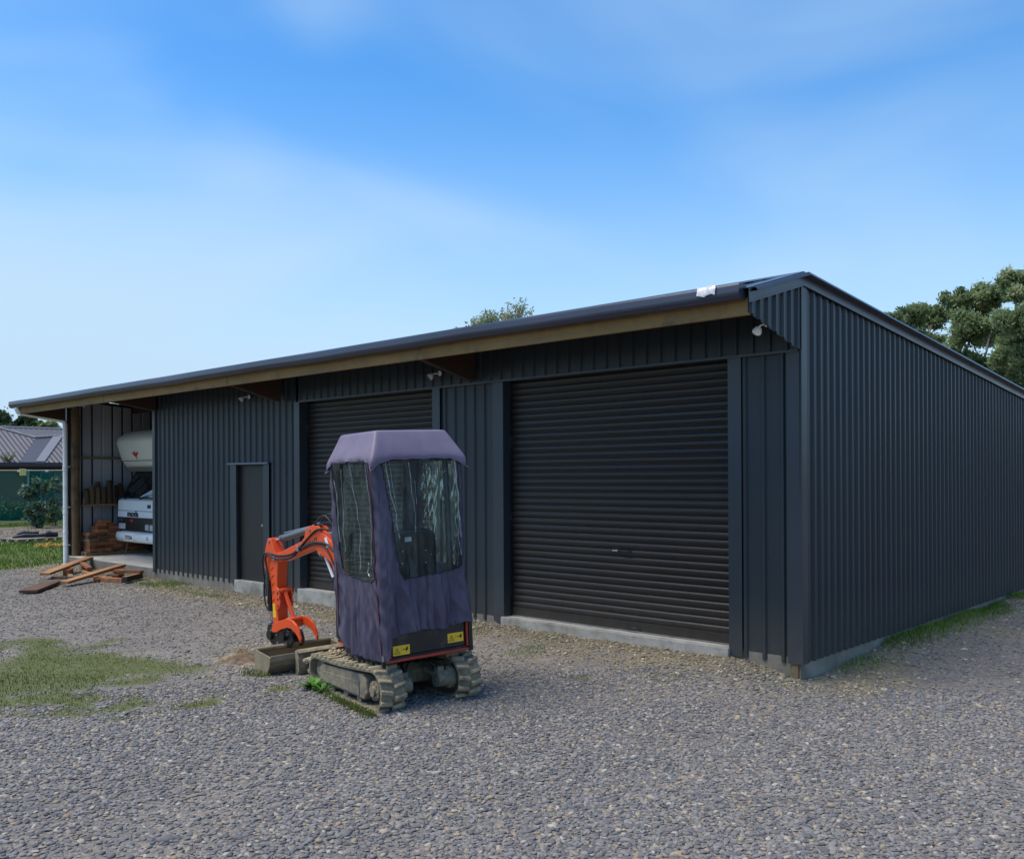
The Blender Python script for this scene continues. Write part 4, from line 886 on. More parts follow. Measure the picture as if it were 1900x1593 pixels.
rc = mb.build('roof_valance', clothtop, cover); ss_ = rc.modifiers.new('s', 'SUBSURF'); ss_.levels = 1; ss_.render_levels = 2; md = rc.modifiers.new('thick', 'SOLIDIFY'); md.thickness = .004; md.offset = -1
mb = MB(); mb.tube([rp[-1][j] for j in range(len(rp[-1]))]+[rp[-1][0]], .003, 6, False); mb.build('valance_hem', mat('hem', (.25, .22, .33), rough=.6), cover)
# zips
mb = MB(); zl = []
for i in range(30):
    u = i/29; z = lerp(2.13, .50, u); pp = perim(z)[side_n+1]; s_ = math.sin(u*math.pi); zl.append((pp[0]+.03*(1-u)*0, pp[1]+.008+.012*abs(fold(pp[0], pp[1], z, 'C'))*10*.1, z))
    zl[-1] = (zl[-1][0]+.004*math.sin(z*7), zl[-1][1]+.006, z)
mb.tube(zl, .0055, 6); mb.build('zip', piping, cover)
mb = MB(); zl = [(perim(z)[6][0]+.012*math.sin(z*4), perim(z)[6][1]+.014, z) for z in [lerp(1.25, .62, i/20) for i in range(21)]]; mb.tube(zl, .006, 6); mb.build('zip', piping, cover)
mb = MB(); mb.tube([(-.775, .455, .50), (-.775, .455, .455)], .008, 6); mb.build('zip_pull', steel, cover)

# boom plane: s forward along E, t across
F0 = Vector((.65, .15, 0)); E = Vector((.985, .174, 0)).normalized(); T_ = Vector((-E.y, E.x, 0))
SP = lambda s, z, t: F0+E*s+T_*t+Vector((0, 0, z))
mb = MB(); mb.tube([SP(-.02, .38, 0), SP(-.02, .62, 0)], .06, 20); mb.box(.42, .66, -.05, .22, .40, .44); mb.box(.42, .66, -.05, .22, .56, .60); mb.prism([(.36, .28), (.60, .25), (.66, .10), (.36, .10)], lambda a, b, t_: (a, b, t_), .40, .47)
mb.build('swing_bracket', orange, exc, bevel=.008)
boomp = [(1.209, 1.166), (1.165, 1.146), (1.123, 1.144), (.974, 1.169), (.401, 1.315), (.362, 1.300), (.342, 1.262), (.310, 1.240), (.280, 1.238), (.23, 1.246), (.045, 1.130), (-.06, .60), (.05, .56), (.10, .62), (.03, 1.20), (.022, 1.302), (.10, 1.395), (.171, 1.444), (.244, 1.480), (.30, 1.500), (.40, 1.475), (.55, 1.425), (.646, 1.384), (1.026, 1.271), (1.18, 1.214)]
boomp = [p for p in boomp if p != (.10, .62) and p != (.03, 1.20) and p != (.05, .56)]
boomp = [(1.215, 1.180), (1.190, 1.152), (1.123, 1.144), (.974, 1.169), (.401, 1.315), (.362, 1.300), (.342, 1.262), (.310, 1.240), (.280, 1.238), (.23, 1.246), (.045, 1.144), (-.09, .60), (-.03, .545), (.05, .58), (-.02, 1.00), (-.10, 1.15)]
boomp = [(1.215, 1.195), (1.190, 1.152), (1.123, 1.144), (.974, 1.169), (.401, 1.315), (.362, 1.300), (.342, 1.262), (.310, 1.240), (.280, 1.238), (.23, 1.246), (.10, 1.17), (.05, .95), (.045, .56), (-.05, .56), (-.075, .95), (-.05, 1.18), (.022, 1.302), (.10, 1.395), (.171, 1.444), (.244, 1.480), (.31, 1.495), (.42, 1.463), (.646, 1.384), (1.026, 1.271), (1.18, 1.222)]
mb = MB(); mb.prism(boomp, lambda a, b, t_: SP(a, b, t_), -.05, .05); boom = mb.build('boom', orange, exc, bevel=.007)
lug = [(.30, 1.45), (.27, 1.515), (.317, 1.545), (.417, 1.55), (.496, 1.540), (.552, 1.505), (.575, 1.43), (.64, 1.38), (.55, 1.38)]
for t0 in (-.052, .030):
    mb = MB(); mb.prism(lug, lambda a, b, t_: SP(a, b, t_), t0, t0+.022); mb.build('cylinder_lug', orange, boom, bevel=.003)
dp_ = [(1.30, 1.395), (1.285, 1.405), (1.225, 1.402), (1.183, 1.319), (1.151, 1.254), (1.105, 1.19), (1.105, 1.13), (1.120, 1.05), (1.153, .80), (1.148, .50), (1.165, .425), (1.215, .415), (1.250, .45), (1.252, .72), (1.257, .83), (1.268, .926), (1.323, 1.023), (1.375, 1.060), (1.392, 1.12), (1.386, 1.186), (1.351, 1.288)]
mb = MB(); mb.prism(dp_, lambda a, b, t_: SP(a, b, t_), -.062, .062); dip = mb.build('dipper_arm', orange, exc, bevel=.006)
def pin(s, z, r=.022, w=.075, m=steel, par=None, nm='pivot_pin'):
    q = MB(); q.tube([SP(s, z, -w), SP(s, z, w)], r, 14); return q.build(nm, m, par or dip, bevel=.002)
pin(1.16, 1.195, .026, .080); pin(1.262, 1.37, .016, .07); pin(1.20, .46, .020, .095); pin(.47, 1.505, .016, .062, par=boom); pin(.30, 1.265, .016, .058, par=boom); pin(1.10, .84, .016, .085); pin(1.355, 1.09, .015, .07)
def ram(a, b_, fr, r, rrod, par, nm, off=0.0, mats=(blackm, chrome)):
    A_, B2 = SP(*a, off), SP(*b_, off); C_ = A_.lerp(B2, fr)
    q = MB(); q.tube([A_, C_], r, 18); q.tube([C_-(C_-A_).normalized()*.03, C_+(C_-A_).normalized()*.006], r*1.12, 18); o = q.build(nm, mats[0], par, bevel=.003)
    q = MB(); q.tube([C_, B2], rrod, 14); q.tube([B2+T_*-.03, B2+T_*.03], rrod*1.6, 14); q.build('ram_rod', mats[1], o)
    return o
ram((.50, 1.510), (1.262, 1.37), .78, .037, .016, boom, 'arm_cylinder', mats=(mat('ram_grey', (.10, .115, .12), rough=.4), chrome))
ram((-.10, .62), (.30, 1.262), .62, .034, .016, boom, 'boom_cylinder', mats=(blackm, white))
ram((1.385, 1.05), (1.395, .46), .75, .030, .016, dip, 'bucket_cylinder')
def hose(pts_, r=.010, par=boom, off=.058, nm='hydraulic_hose'):
    P3 = [SP(p[0], p[1], (p[2] if len(p) > 2 else off)) for p in pts_]; Q_ = []
    for i in range(len(P3)-1):
        p0, p1, p2, p3 = P3[max(0, i-1)], P3[i], P3[i+1], P3[min(len(P3)-1, i+2)]
        for k in range(6):
            u = k/6; Q_.append(.5*((2*p1)+(-p0+p2)*u+(2*p0-5*p1+4*p2-p3)*u*u+(-p0+3*p1-3*p2+p3)*u**3))
    Q_.append(P3[-1]); q = MB(); q.tube(Q_, r, 8); return q.build(nm, rubber, par)
hose([(.42, 1.545, .03), (.30, 1.62, .04), (.20, 1.650, .04), (.10, 1.57, .03), (.06, 1.46, .02)])
hose([(.40, 1.56, -.02), (.28, 1.645, -.02), (.16, 1.655, -.02), (.06, 1.56, -.02), (.02, 1.42, -.02)])
hose([(.10, 1.50, .02), (.244, 1.520, .05), (.35, 1.50, .063), (.472, 1.439), (.60, 1.36), (.70, 1.30), (.837, 1.245), (1.045, 1.222), (1.20, 1.235, .07), (1.33, 1.240, .075), (1.392, 1.18, .075), (1.40, 1.05, .07), (1.395, .95, .06)])
hose([(.679, 1.315), (.804, 1.222), (.975, 1.190), (1.12, 1.190, .08), (1.230, 1.228, .09), (1.30, 1.205, .09), (1.310, 1.10, .08), (1.275, .95, .078), (1.30, .80, .078), (1.34, .69, .06)])
hose([(1.41, 1.0, .05), (1.43, .80, .05), (1.43, .68, .045), (1.40, .62, .03)], r=.008, par=dip)
hose([(.04, 1.30, .056), (.14, 1.36, .058), (.26, 1.38, .060), (.42, 1.375, .060), (.55, 1.34, .060), (.66, 1.30, .060)], r=.012)
hose([(.02, 1.10, .056), (.10, 1.24, .058), (.20, 1.34, .060), (.30, 1.365, .060), (.45, 1.355, .062), (.60, 1.315, .062), (.68, 1.30, .06)], r=.009)
for k in range(5):
    hose([(-.10, 1.15, -.06+.028*k), (-.02, 1.36, -.055+.025*k), (.05, 1.43, -.05+.022*k), (.12, 1.47, -.045+.02*k)], r=.009)
hose([(.66, 1.30, .066), (.64, 1.33, .07)], r=.016, nm='hose_clamp')
for k in range(9):
    a0 = .34+k*.034; zz = 1.418-.012*k+.006*math.sin(k*2)
    q = MB(); q.prism([(a0, zz-.016), (a0+.006, zz+.016), (a0+.026, zz+.012), (a0+.020, zz-.018)], lambda a, b, t_: SP(a, b, t_), .0503, .0512); q.build('worn_decal', blackp, boom)
mb = MB(); mb.prism([(.17, .30), (.32, .10), (.34, .10), (.20, .33)], lambda a, b, t_: (a, b, t_), .44, .60); mb.build('front_cowl', orange, exc, bevel=.008)
q = MB(); q.box(-.022, .022, -.012, .014, -.03, .03); o = q.build('hose_clamp', steel, boom, bevel=.005); o.matrix_local = Matrix.Translation(SP(.672, 1.312, .072)) @ Matrix.Rotation(math.atan2(E.y, E.x), 4, 'Z')
q = MB(); q.tube([SP(.41, 1.555, .0), SP(1.04, 1.462, .0)], .007, 8); q.tube([SP(.36, 1.572, .0), SP(.48, 1.545, .0)], .013, 10); q.build('steel_pipe', steel, boom)
q = MB(); q.tube([SP(.36, 1.560, -.03), SP(.46, 1.530, -.03)], .012, 10); q.tube([SP(.02, 1.46, .02), SP(.16, 1.485, .02)], .014, 8); q.build('hose_fitting', steel, boom)
# plates on the boom: cast brackets near elbow
q = MB(); q.prism([(.13, 1.34), (.17, 1.44), (.21, 1.43), (.18, 1.33)], lambda a, b, t_: SP(a, b, t_), .0503, .0515); q.build('boom_sticker', white, boom)
# yellow plate on the dipper
q = MB(); q.prism([(1.185, .55), (1.185, .70), (1.245, .70), (1.245, .55)], lambda a, b, t_: SP(a, b, t_), .0625, .064); q.build('warning_label', yellowl, dip)
# stiffener pattern on the dipper side
for k in range(5):
    q = MB(); z = 1.10-k*.085; q.tube([SP(1.20, z, .0635), SP(1.245, z-.035, .0635)], .006, 6); q.build('weld_bead', orange, dip)
# thumb bracket, link and claws
for t0 in (-.085, .063):
    q = MB(); q.prism([(1.166, .87), (1.12, .885), (1.075, .86), (1.062, .80), (1.075, .76), (1.062, .72), (1.075, .67), (1.12, .645), (1.170, .64)], lambda a, b, t_: SP(a, b, t_), t0, t0+.02); br = q.build('thumb_bracket', orange, dip, bevel=.004)
    for zz in (.82, .755, .685):
        q2 = MB(); tt = t0+.0205; q2.tube([SP(1.10, zz, tt), SP(1.10, zz, tt+.002)], .013, 14); q2.build('bracket_hole', blackp, br)
thumb = None
q = MB(); q.tube([SP(1.10, .84, 0), SP(.93, .545, 0)], [.030, .024], 4); q.tube([SP(1.10, .84, -.05), SP(1.10, .84, .05)], .03, 14); q.tube([SP(.93, .545, -.09), SP(.93, .545, .09)], .026, 14); q.build('thumb_link', orange, dip, bevel=.003)
for t0, dx in ((.085, 0), (-.115, .0)):
    cl_ = [(1.215, .44), (1.20, .40), (1.12, .405), (1.05, .435), (.90, .475), (.82, .468), (.74, .430), (.69, .385), (.655, .335), (.645, .38), (.675, .455), (.72, .515), (.79, .555), (.88, .570), (.98, .55), (1.10, .52), (1.18, .49)]
    q = MB(); q.prism(cl_, lambda a, b, t_: SP(a+dx, b, t_), t0-.0, t0+.024); q.build('thumb_claw', orange, dip, bevel=.004)
# quick coupler
coup = None
q = MB(); q.prism([(1.365, .42), (1.34, .465), (1.27, .485), (1.19, .45), (.95, .44), (.88, .40), (.85, .33), (.90, .255), (1.20, .235), (1.30, .27), (1.37, .34)], lambda a, b, t_: SP(a, b, t_), -.075, -.055)
coup = q.build('quick_coupler', blackm, exc, bevel=.006)
q = MB(); q.prism([(1.365, .42), (1.34, .465), (1.27, .485), (1.19, .45), (.95, .44), (.88, .40), (.85, .33), (.90, .255), (1.20, .235), (1.30, .27), (1.37, .34)], lambda a, b, t_: SP(a, b, t_), .055, .078); q.build('coupler_cheek', blackm, coup, bevel=.006)
q = MB(); q.tube([SP(1.0, .37, -.12), SP(1.0, .37, .12)], .045, 16); q.tube([SP(1.28, .36, -.11), SP(1.28, .36, .11)], .05, 16); q.box(*[v for v in (0, 0, 0, 0, 0, 0)]) if False else None; q.build('coupler_shaft', blackm, coup, bevel=.004)
for s_, z_ in ((1.28, .40), (1.31, .33), (1.16, .37), (1.15, .28), (.97, .30), (.95, .39)):
    q = MB(); q.tube([SP(s_, z_, .078), SP(s_, z_, .086)], .016, 12); q.build('coupler_bolt', steel, coup)
# wide mud bucket
yb0, yb1 = -.10, .715; YC = (yb0+yb1)/2
bs = [(1.60, .285), (1.66, .24), (1.665, .16), (1.60, .07), (1.48, .03), (1.33, .06), (1.24, .15), (1.20, .24)]
q = MB(); outer = bs; inner = [(1.592, .285), (1.647, .236), (1.65, .163), (1.592, .082), (1.48, .043), (1.338, .07), (1.25, .155), (1.208, .244)]
bp_ = outer+inner[::-1]
q.cur = 0; q.prism(bp_, lambda a, b, t_: (a, t_, b), yb0, yb1); bk = q.build('mud_bucket', bucketm, exc)
for y in (yb0-.010, yb1):
    q = MB(); q.prism([(1.62, .275), (1.67, .24), (1.672, .155), (1.60, .055), (1.48, .012), (1.33, .045), (1.225, .150), (1.185, .252)], lambda a, b, t_: (a, t_, b), y, y+.012); q.build('bucket_side', bucketm, bk, bevel=.002)
q = MB(); q.tube([(1.60, yb0, .278), (1.60, yb1, .278)], .022, 12); q.build('bucket_rim', bucketm, bk)
q = MB(); q.box(1.190, 1.204, yb0, yb1, .205, .262); q.build('cutting_edge', bucketm, bk, bevel=.002)
q = MB(); q.prism([(1.62, .30), (1.62, .40), (1.74, .40), (1.74, .20), (1.68, .20)], lambda a, b, t_: (a, t_, b), YC-.09, YC-.07); q.prism([(1.62, .30), (1.62, .40), (1.74, .40), (1.74, .20), (1.68, .20)], lambda a, b, t_: (a, t_, b), YC+.07, YC+.09); q.build('bucket_ear', bucketm, bk, bevel=.003)

# ------------------------------------------------------------------ weeds beside the near track
def leafy(name, x, y, n_, size, lab):
    q = MB(); z0 = gzf(x, y)
    for i in range(n_):
        a = rnd.uniform(0, 6.28); ln = size*rnd.uniform(.6, 1.2); w_ = ln*.10; el = rnd.uniform(.35, 1.2); d = Vector((math.cos(a), math.sin(a), 0)); s_ = Vector((-d.y, d.x, 0)); rows_ = []
        for k in range(6):
            u = k/5; c = Vector((x, y, z0))+d*ln*math.cos(el)*u+Vector((0, 0, ln*math.sin(el)*(u-.45*u*u))); ww = w_*(math.sin(math.pi*min(.97, u*.8+.12)))*(1.35 if k % 2 else .8)
            rows_.append([c-s_*ww, c+Vector((0, 0, -.004)), c+s_*ww])
        q.strip(rows_, True)
    o = q.build(name, leafg, recalc=False); at = o.data.attributes.new('var', 'FLOAT', 'POINT'); at.data.foreach_set('value', np.repeat(np.clip(rng.normal(.55, .2, len(o.data.vertices)//18), 0, 1), 18).astype(np.float32))
    return tag(o, lab, 'weed')
leafg = leafmat('weed_leaf', [(0, (.035, .10, .015)), (.5, (.07, .19, .025)), (1, (.13, .30, .05))])
leafy('broadleaf_weed', -3.27, -3.40, 34, .19, 'leafy green weed against the front of the near track')
leafy('broadleaf_weed', -3.08, -3.44, 28, .14, 'smaller leafy weed beside the middle of the near track')
leafy('broadleaf_weed', -2.78, -3.50, 9, .09, 'low sprig of weed by the rear half of the near track')
n_ = 1500; u = rng.random(n_); tx = -3.42+u*1.42; ty = -3.335-u*.30-np.abs(rng.normal(0, .05, n_)); k = rng.random(n_) < .3+.7*(u > .45)
tx, ty, u = tx[k], ty[k], u[k]; n2 = 260; tx = np.concatenate([tx, rng.normal(-4.2, .14, n2)]); ty = np.concatenate([ty, rng.normal(-3.42, .06, n2)])
tag(blades('track_grass', tx, ty, gz(tx, ty), rng.uniform(.015, .085, len(tx))*rng.uniform(.4, 1.1, len(tx)), .007, grassd, 1.1), 'tufts of green grass along the near track and bucket', 'grass', kind='stuff')

# ------------------------------------------------------------------ camper in the open bay
cp = thing('camper_van', 'white camper van with rounded overcab pod parked nose out in the open bay', 'camper van', (-16.5, 1.0, 0))
CW = .98
def xyz(yz, w=None): return yz
def body_ext(name, prof, hw, m, bev=.03, seg=3):
    q = MB(); q.prism(prof, lambda a, b, t_: (t_, a, b), -hw, hw); return q.build(name, m, cp, bevel=bev, seg=seg)
# cab lower body
body_ext('cab_body', [(.04, .52), (.0, .90), (.015, 1.27), (.10, 1.30), (.43, 1.94), (.60, 2.02), (1.9, 2.02), (1.9, .45), (1.25, .45), (1.18, .62), (1.05, .70), (.85, .72), (.62, .62), (.55, .45), (.10, .42)], CW, campw, .035)
body_ext('living_box', [(1.55, .50), (1.55, 2.0), (1.9, 2.95), (6.4, 2.93), (6.4, .50)], 1.02, campw, .06)
# overcab pod
pod = [(.40, 1.945), (.20, 2.06), (.10, 2.20), (-.03, 2.60), (.0, 2.70), (.20, 2.86), (.6, 2.93), (2.0, 3.0), (2.0, 1.97)]
q = MB(); rows_ = []
for t_, sc_ in ((-1.03, .93), (-1.0, .98), (-.9, 1.0), (0, 1.0), (.9, 1.0), (1.0, .98), (1.03, .93)):
    cy, cz = 1.2, 2.45; rows_.append([(t_, cy+(a-cy)*sc_, cz+(b-cz)*sc_) for a, b in pod])
q.strip(rows_, True, True); q.add(rows_[0], [tuple(range(len(pod)))]); q.add(rows_[-1], [tuple(range(len(pod)))])
podo = q.build('overcab_pod', lutonm, cp, bevel=.02)
q = MB(); q.box(-1.035, 1.035, .095, .12, 2.175, 2.185); q.build('pod_seam', blackp, podo)
q = MB(); q.prism([(.385, 1.945), (.20, 2.045), (.17, 2.03), (.36, 1.93)], lambda a, b, t_: (t_, a, b), -.98, .98); q.build('pod_skirt', mat('pod_grey', (.25, .26, .24), rough=.5), podo, bevel=.005)
# windscreen with rubber, pillar
def ws(u, v, off=0.):   # u across -1..1, v 0..1 up the rake
    y = lerp(.105, .425, v); z = lerp(1.315, 1.935, v); return (u*lerp(.93, .86, v), y-off*.89, z+off*.45)
q = MB(); q.strip([[ws(-1+2*i/8, v, .012+.03*(1-abs(-1+2*i/8)**2)) for i in range(9)] for v in (0, .5, 1)], True); wsc = q.build('windscreen', glassd, cp, recalc=False)
q = MB(); q.tube([ws(-1, 0, .014), ws(-1, 1, .014), ws(1, 1, .014), ws(1, 0, .014), ws(-1, 0, .014)], .018, 8); q.build('screen_seal', rubber, wsc)
q = MB(); q.add([ws(.05, .02, .050), ws(.95, .02, .030), ws(.95, .55, .030)], [(0, 1, 2)]); q.build('screen_triangle', foil, wsc)  # pale triangle over one half of the windscreen
for u0 in (-.75, .10):
    q = MB(); q.tube([ws(u0, -.05, .03), ws(u0+.05, .0, .06), ws(u0+.40, .05, .07)], .010, 6); q.tube([ws(u0+.10, .01, .065), ws(u0+.62, .10, .055)], .007, 6); q.tube([ws(u0, -.07, .03), ws(u0, -.02, .03)], .022, 8); q.build('wiper', blackp, cp)
# side window
q = MB(); q.prism([(.30, 1.34), (.52, 1.88), (1.35, 1.88), (1.35, 1.34)], lambda a, b, t_: (t_, a, b), CW-.01, CW+.004); q.build('side_window', glassd, cp)
q = MB(); q.prism([(.30, 1.34), (.52, 1.88), (1.35, 1.88), (1.35, 1.34)], lambda a, b, t_: (t_, a, b), -CW-.004, -CW+.01); q.build('side_window', glassd, cp)
# mirrors
for s_ in (-1, 1):
    q = MB(); q.tube([(s_*.97, .12, 1.30), (s_*1.06, -.02, 1.33), (s_*1.09, -.05, 1.5)], .012, 8); m_ = q.build('mirror_arm', blackp, cp)
    q = MB(); q.box(s_*1.09-.09, s_*1.09+.09, -.07, -.03, 1.28, 1.62); q.build('mirror', blackp, m_, bevel=.02)
# front panel lines, badge, writing
q = MB(); q.box(-.97, .97, -.004, .012, 1.026, 1.034); q.build('panel_gap', blackp, cp)
q = MB(); q.box(.56, .70, -.008, .02, 1.10, 1.18); q.build('air_vent', blackp, cp, bevel=.006)
FM = lambda x, y, z: Matrix.Translation((x, y, z)) @ Matrix.Rotation(R(90), 4, 'X')
text_mesh('mazda', .19, .003, FM(-.165, -.006, .958), 'front_lettering', blackp, cp, sx=1.15, bold=.004)
def bird(x, y, z, s_, par, sl=0.):
    P_ = [(-1, .45), (-.35, .30), (0, .62), (.12, .30), (1, .50), (.55, .05), (.18, -.12), (.10, -.55), (-.10, -.20), (-.45, -.05)]
    q = MB(); q.prism([(a*s_, b*s_) for a, b in P_], lambda a, b, t_: (x+a, y-t_-b*sl, z+b), 0, .006); return q.build('bird_emblem', redl, par)
bird(-.14, .062, 2.30, .17, podo, .325)
# grille
q = MB(); q.prism([(.035, .55), (.0, .60), (-.012, .88), (.03, .885)], lambda a, b, t_: (t_, a, b), -.955, .955); gr = q.build('grille', blackp, cp, bevel=.01)
for z in (.60, .65, .70): q = MB(); q.box(-.55, .55, -.022, -.005, z, z+.018); q.build('grille_bar', blackm, gr)
bird(-.18, -.016, .795, .10, gr)
for x in (-.78, -.62, .56, .78):
    q = MB(); q.box(x-.075, x+.075, -.03, .0, .605, .735); h_ = q.build('headlight', lampg, cp, bevel=.015)
    q = MB(); q.box(x-.085, x+.085, -.018, .0, .595, .745); q.build('headlight_bezel', chrome, h_, bevel=.01)
for x in (-.80,):
    q = MB(); q.box(x-.12, x+.12, -.018, .0, .76, .86); q.build('turn_signal', mat('smoked_lens', (.06, .06, .06), rough=.1), cp, bevel=.01)
# bumper
q = MB(); prof = [(.02, .30), (-.06, .33), (-.10, .42), (-.095, .52), (-.05, .545), (.03, .54)]; rows_ = []
for u in [-1.04, -1.02, -.95, -.8, 0, .8, .95, 1.02, 1.04]:
    d = .16*max(0, abs(u)-.78)**1.0; e_ = 0 if abs(u) < 1.03 else .5
    rows_.append([(u, a+d+(.12*(abs(u)-1.0) if abs(u) > 1.0 else 0), lerp(b, .43, e_*.5)) for a, b in prof])
q.strip(rows_, True, True); q.add(rows_[0], [tuple(range(6))]); q.add(rows_[-1], [tuple(range(6))]); bm_ = q.build('bumper', campw, cp)
q = MB(); q.box(-.345, .055, -.112, -.098, .352, .488); pl = q.build('number_plate', whitep, bm_, bevel=.004)
text_mesh('YX2H6', .135, .002, FM(-.145, -.114, .42), 'plate_lettering', blackp, bm_, sx=.85, bold=.003)
for x in (-.93, .73):
    q = MB(); q.box(x-.07, x+.07, -.095 if x > 0 else -.06, -.02, .40, .48); f_ = q.build('fog_light', blackp, bm_, bevel=.01)
    q = MB(); q.box(x-.03, x+.05, -.10 if x > 0 else -.066, -.03, .41, .465); q.build('fog_lens', lampg, f_, bevel=.01)
for x, y in ((-.80, .86), (.80, .86), (-.82, 4.4), (.82, 4.4)):
    q = MB(); q.tube([(x-.10, y, .34), (x-.09, y, .34), (x+.09, y, .34), (x+.10, y, .34)], [.30, .335, .335, .30], 32); w_ = q.build('wheel', rubber, cp, bevel=.01)
    q = MB(); q.tube([(x-.105, y, .34), (x+.105, y, .34)], .19, 24); q.build('rim', steel, w_)
q = MB(); q.box(-.85, .85, .3, 6.2, .28, .50); q.build('chassis', blackp, cp, bevel=.02)
q = MB(); q.tube([(-.42, .0, .32), (-.45, -.03, .15), (-.46, -.05, .01)], .008, 6); q.build('strap', girtm, cp)

# ------------------------------------------------------------------ things in the bay: posts on the shelf, timber stack
logm = mat('log_wood', (.12, .075, .035), (.065, .042, .022), scale=9, rough=.9, bump=.6, bscale=25, stretch=(1, 1, .2), vary=.35)
hts = [.30, .36, .44, .41, .38, .52, .39, .37, .55, .46, .43, .40, .36, .48]; wordy = ['shortest', 'slim', 'stout', 'knotty']
for i in range(14):
    front = i % 2 == 0; y = .36+.5*i*.134; x = -17.68 if front else -17.83; r = .058+.012*rnd.random(); h_ = hts[i]
    q = MB(); rows_ = []
    q.tube([(0, 0, 0), (.003, .002, h_*.5), (-.002, .003, h_-.01), (-.002, .003, h_)], [r, r*.97, r*.95, r*.86], 12)
    o = q.build('timber_post_stub', logm); o.location = (x, y, 1.182)
    ordn = ['first', 'second', 'third', 'fourth', 'fifth', 'sixth', 'seventh'][i//2]
    tag(o, f"{ordn} brown post stub from the round post in the {'front' if front else 'back'} row on the shelf", 'post stub', 'post stubs standing on the shelf')
o = MB().tube([(0, 0, 0), (0, 0, .30)], .02, 8).build('wooden_stick', girtm); o.location = (-17.66, .30, 1.20); o.rotation_euler = (R(-8), 0, 0); tag(o, 'thin pale stick leaning beside the post stubs at the shelf end', 'stick')
# low pallet under the stack
pal = thing('timber_pallet', 'low wooden pallet under the stack of red timber offcuts', 'pallet', (-17.62, 1.35, 0))
for x in (-.20, .0, .20):
    MB().box(x-.04, x+.04, -1.12, 1.12, .0, .075).build('bearer', girtm, pal)
for k in range(9):
    MB().box(-.25, .25, -1.12+k*.265, -1.12+k*.265+.10, .0755, .095).build('deck_board', girtm, pal)
place2 = ['first', 'second', 'third', 'fourth', 'fifth', 'sixth', 'seventh', 'eighth', 'last']
place = ['bottom', 'second', 'third', 'fourth', 'fifth', 'sixth', 'seventh', 'eighth', 'ninth', 'top']
nrow = [9, 9, 8, 6, 5, 5, 4, 3, 2, 1]; z = .097
for rI, n_r in enumerate(nrow):
    hgt = .072+rnd.uniform(-.004, .004); y = .28+rnd.uniform(0, .04)+(.03*rI if rI > 5 else 0)
    for c_ in range(n_r):
        ln = rnd.uniform(.14, .27); dx = rnd.uniform(-.05, .07); kk = (rI in (3, 4) and c_ < 2)
        q = MB(); q.box(-.20, .20, 0, ln-.006, 0, hgt-.004)
        o = q.build('timber_offcut', redwood if not kk else (plankd if rI == 4 else girtm), bevel=.004); o.location = (-17.60+dx, y, z); o.rotation_euler = (0, 0, R(rnd.uniform(-2, 2)) if rI < 8 else R(rnd.uniform(-14, 14)))
        tag(o, f"{['red', 'dark weathered', 'pale'][0 if not kk else (1 if rI == 4 else 2)]} offcut, {place2[c_]} from the near end, in the {place[rI]} layer of the bay stack", 'timber offcut', 'timber offcuts stacked on the pallet in the bay')
        y += ln
    z += hgt

# ------------------------------------------------------------------ planks lying in front of the bay
def plank(x0, y0, z0, x1, y1, z1, w_, th_, m, lab, name='plank'):
    a, b_ = Vector((x0, y0, z0)), Vector((x1, y1, z1)); d = (b_-a); ln = d.length; d.normalize(); s_ = Vector((-d.y, d.x, 0)).normalized(); n_ = d.cross(s_)
    q = MB(); q.box(-ln/2, ln/2, -w_/2, w_/2, -th_/2, th_/2); o = q.build(name, m, bevel=.003)
    o.matrix_world = Matrix.Translation((a+b_)/2) @ Matrix((d, s_, n_)).transposed().to_4x4(); return tag(o, lab, name.replace('_', ' '), 'planks and offcuts dumped in front of the bay')
G_ = -.215
plank(-15.08, -1.50, -.105, -16.60, .04-.06, .03, .20, .05, plankm, 'long pale orange plank at the back of the dumped pile, propped on offcuts')
plank(-13.55, -1.72, -.14, -14.45, -.24, .015, .17, .05, plankm, 'long orange brown plank at the front of the dumped pile, its far end propped')
plank(-12.95, -2.55, -.175, -14.1, -1.70, -.165, .30, .05, plankd, 'dark brown flat plank lying apart on the gravel')
plank(-13.55, -.28, -.13, -13.10, -.80, -.13, .10, .09, blackw, 'short blackened block with pale top beside the slab corner', 'timber_block')
plank(-13.56, -.27, -.078, -13.11, -.79, -.078, .105, .012, plankm, 'thin pale offcut on top of the blackened block', 'timber_block')
plank(-14.6, -.20, -.16, -13.9, -.62, -.16, .12, .09, redwood, 'red brown offcut under the far end of the front plank', 'timber_block')
plank(-14.5, -.22, -.07, -13.8, -.55, -.07, .11, .08, redwood, 'red brown offcut stacked second below the front plank', 'timber_block')
plank(-16.7, -.12, -.15, -15.9, -.36, -.15, .12, .10, redwood, 'red brown offcut under the far end of the back plank', 'timber_block')
plank(-16.6, -.16, -.06, -15.8, -.42, -.06, .12, .07, plankd, 'dark offcut stacked below the far end of the back plank', 'timber_block')
plank(-15.6, -.50, -.165, -14.75, -.75, -.15, .16, .06, plankm, 'pale orange offcut lying between the two long planks', 'timber_block')
plank(-15.25, -.95, -.18, -14.7, -1.15, -.18, .09, .05, girtm, 'grey offcut lying on the ground between the long planks', 'timber_block')
plank(-15.75, -.75, -.15, -15.45, -.95, -.15, .12, .12, redwood, 'squat red block beneath the middle of the back plank', 'timber_block')
plank(-14.25, -.85, -.17, -13.75, -1.05, -.17, .10, .06, redwood, 'small red offcut beneath the middle of the front plank', 'timber_block')

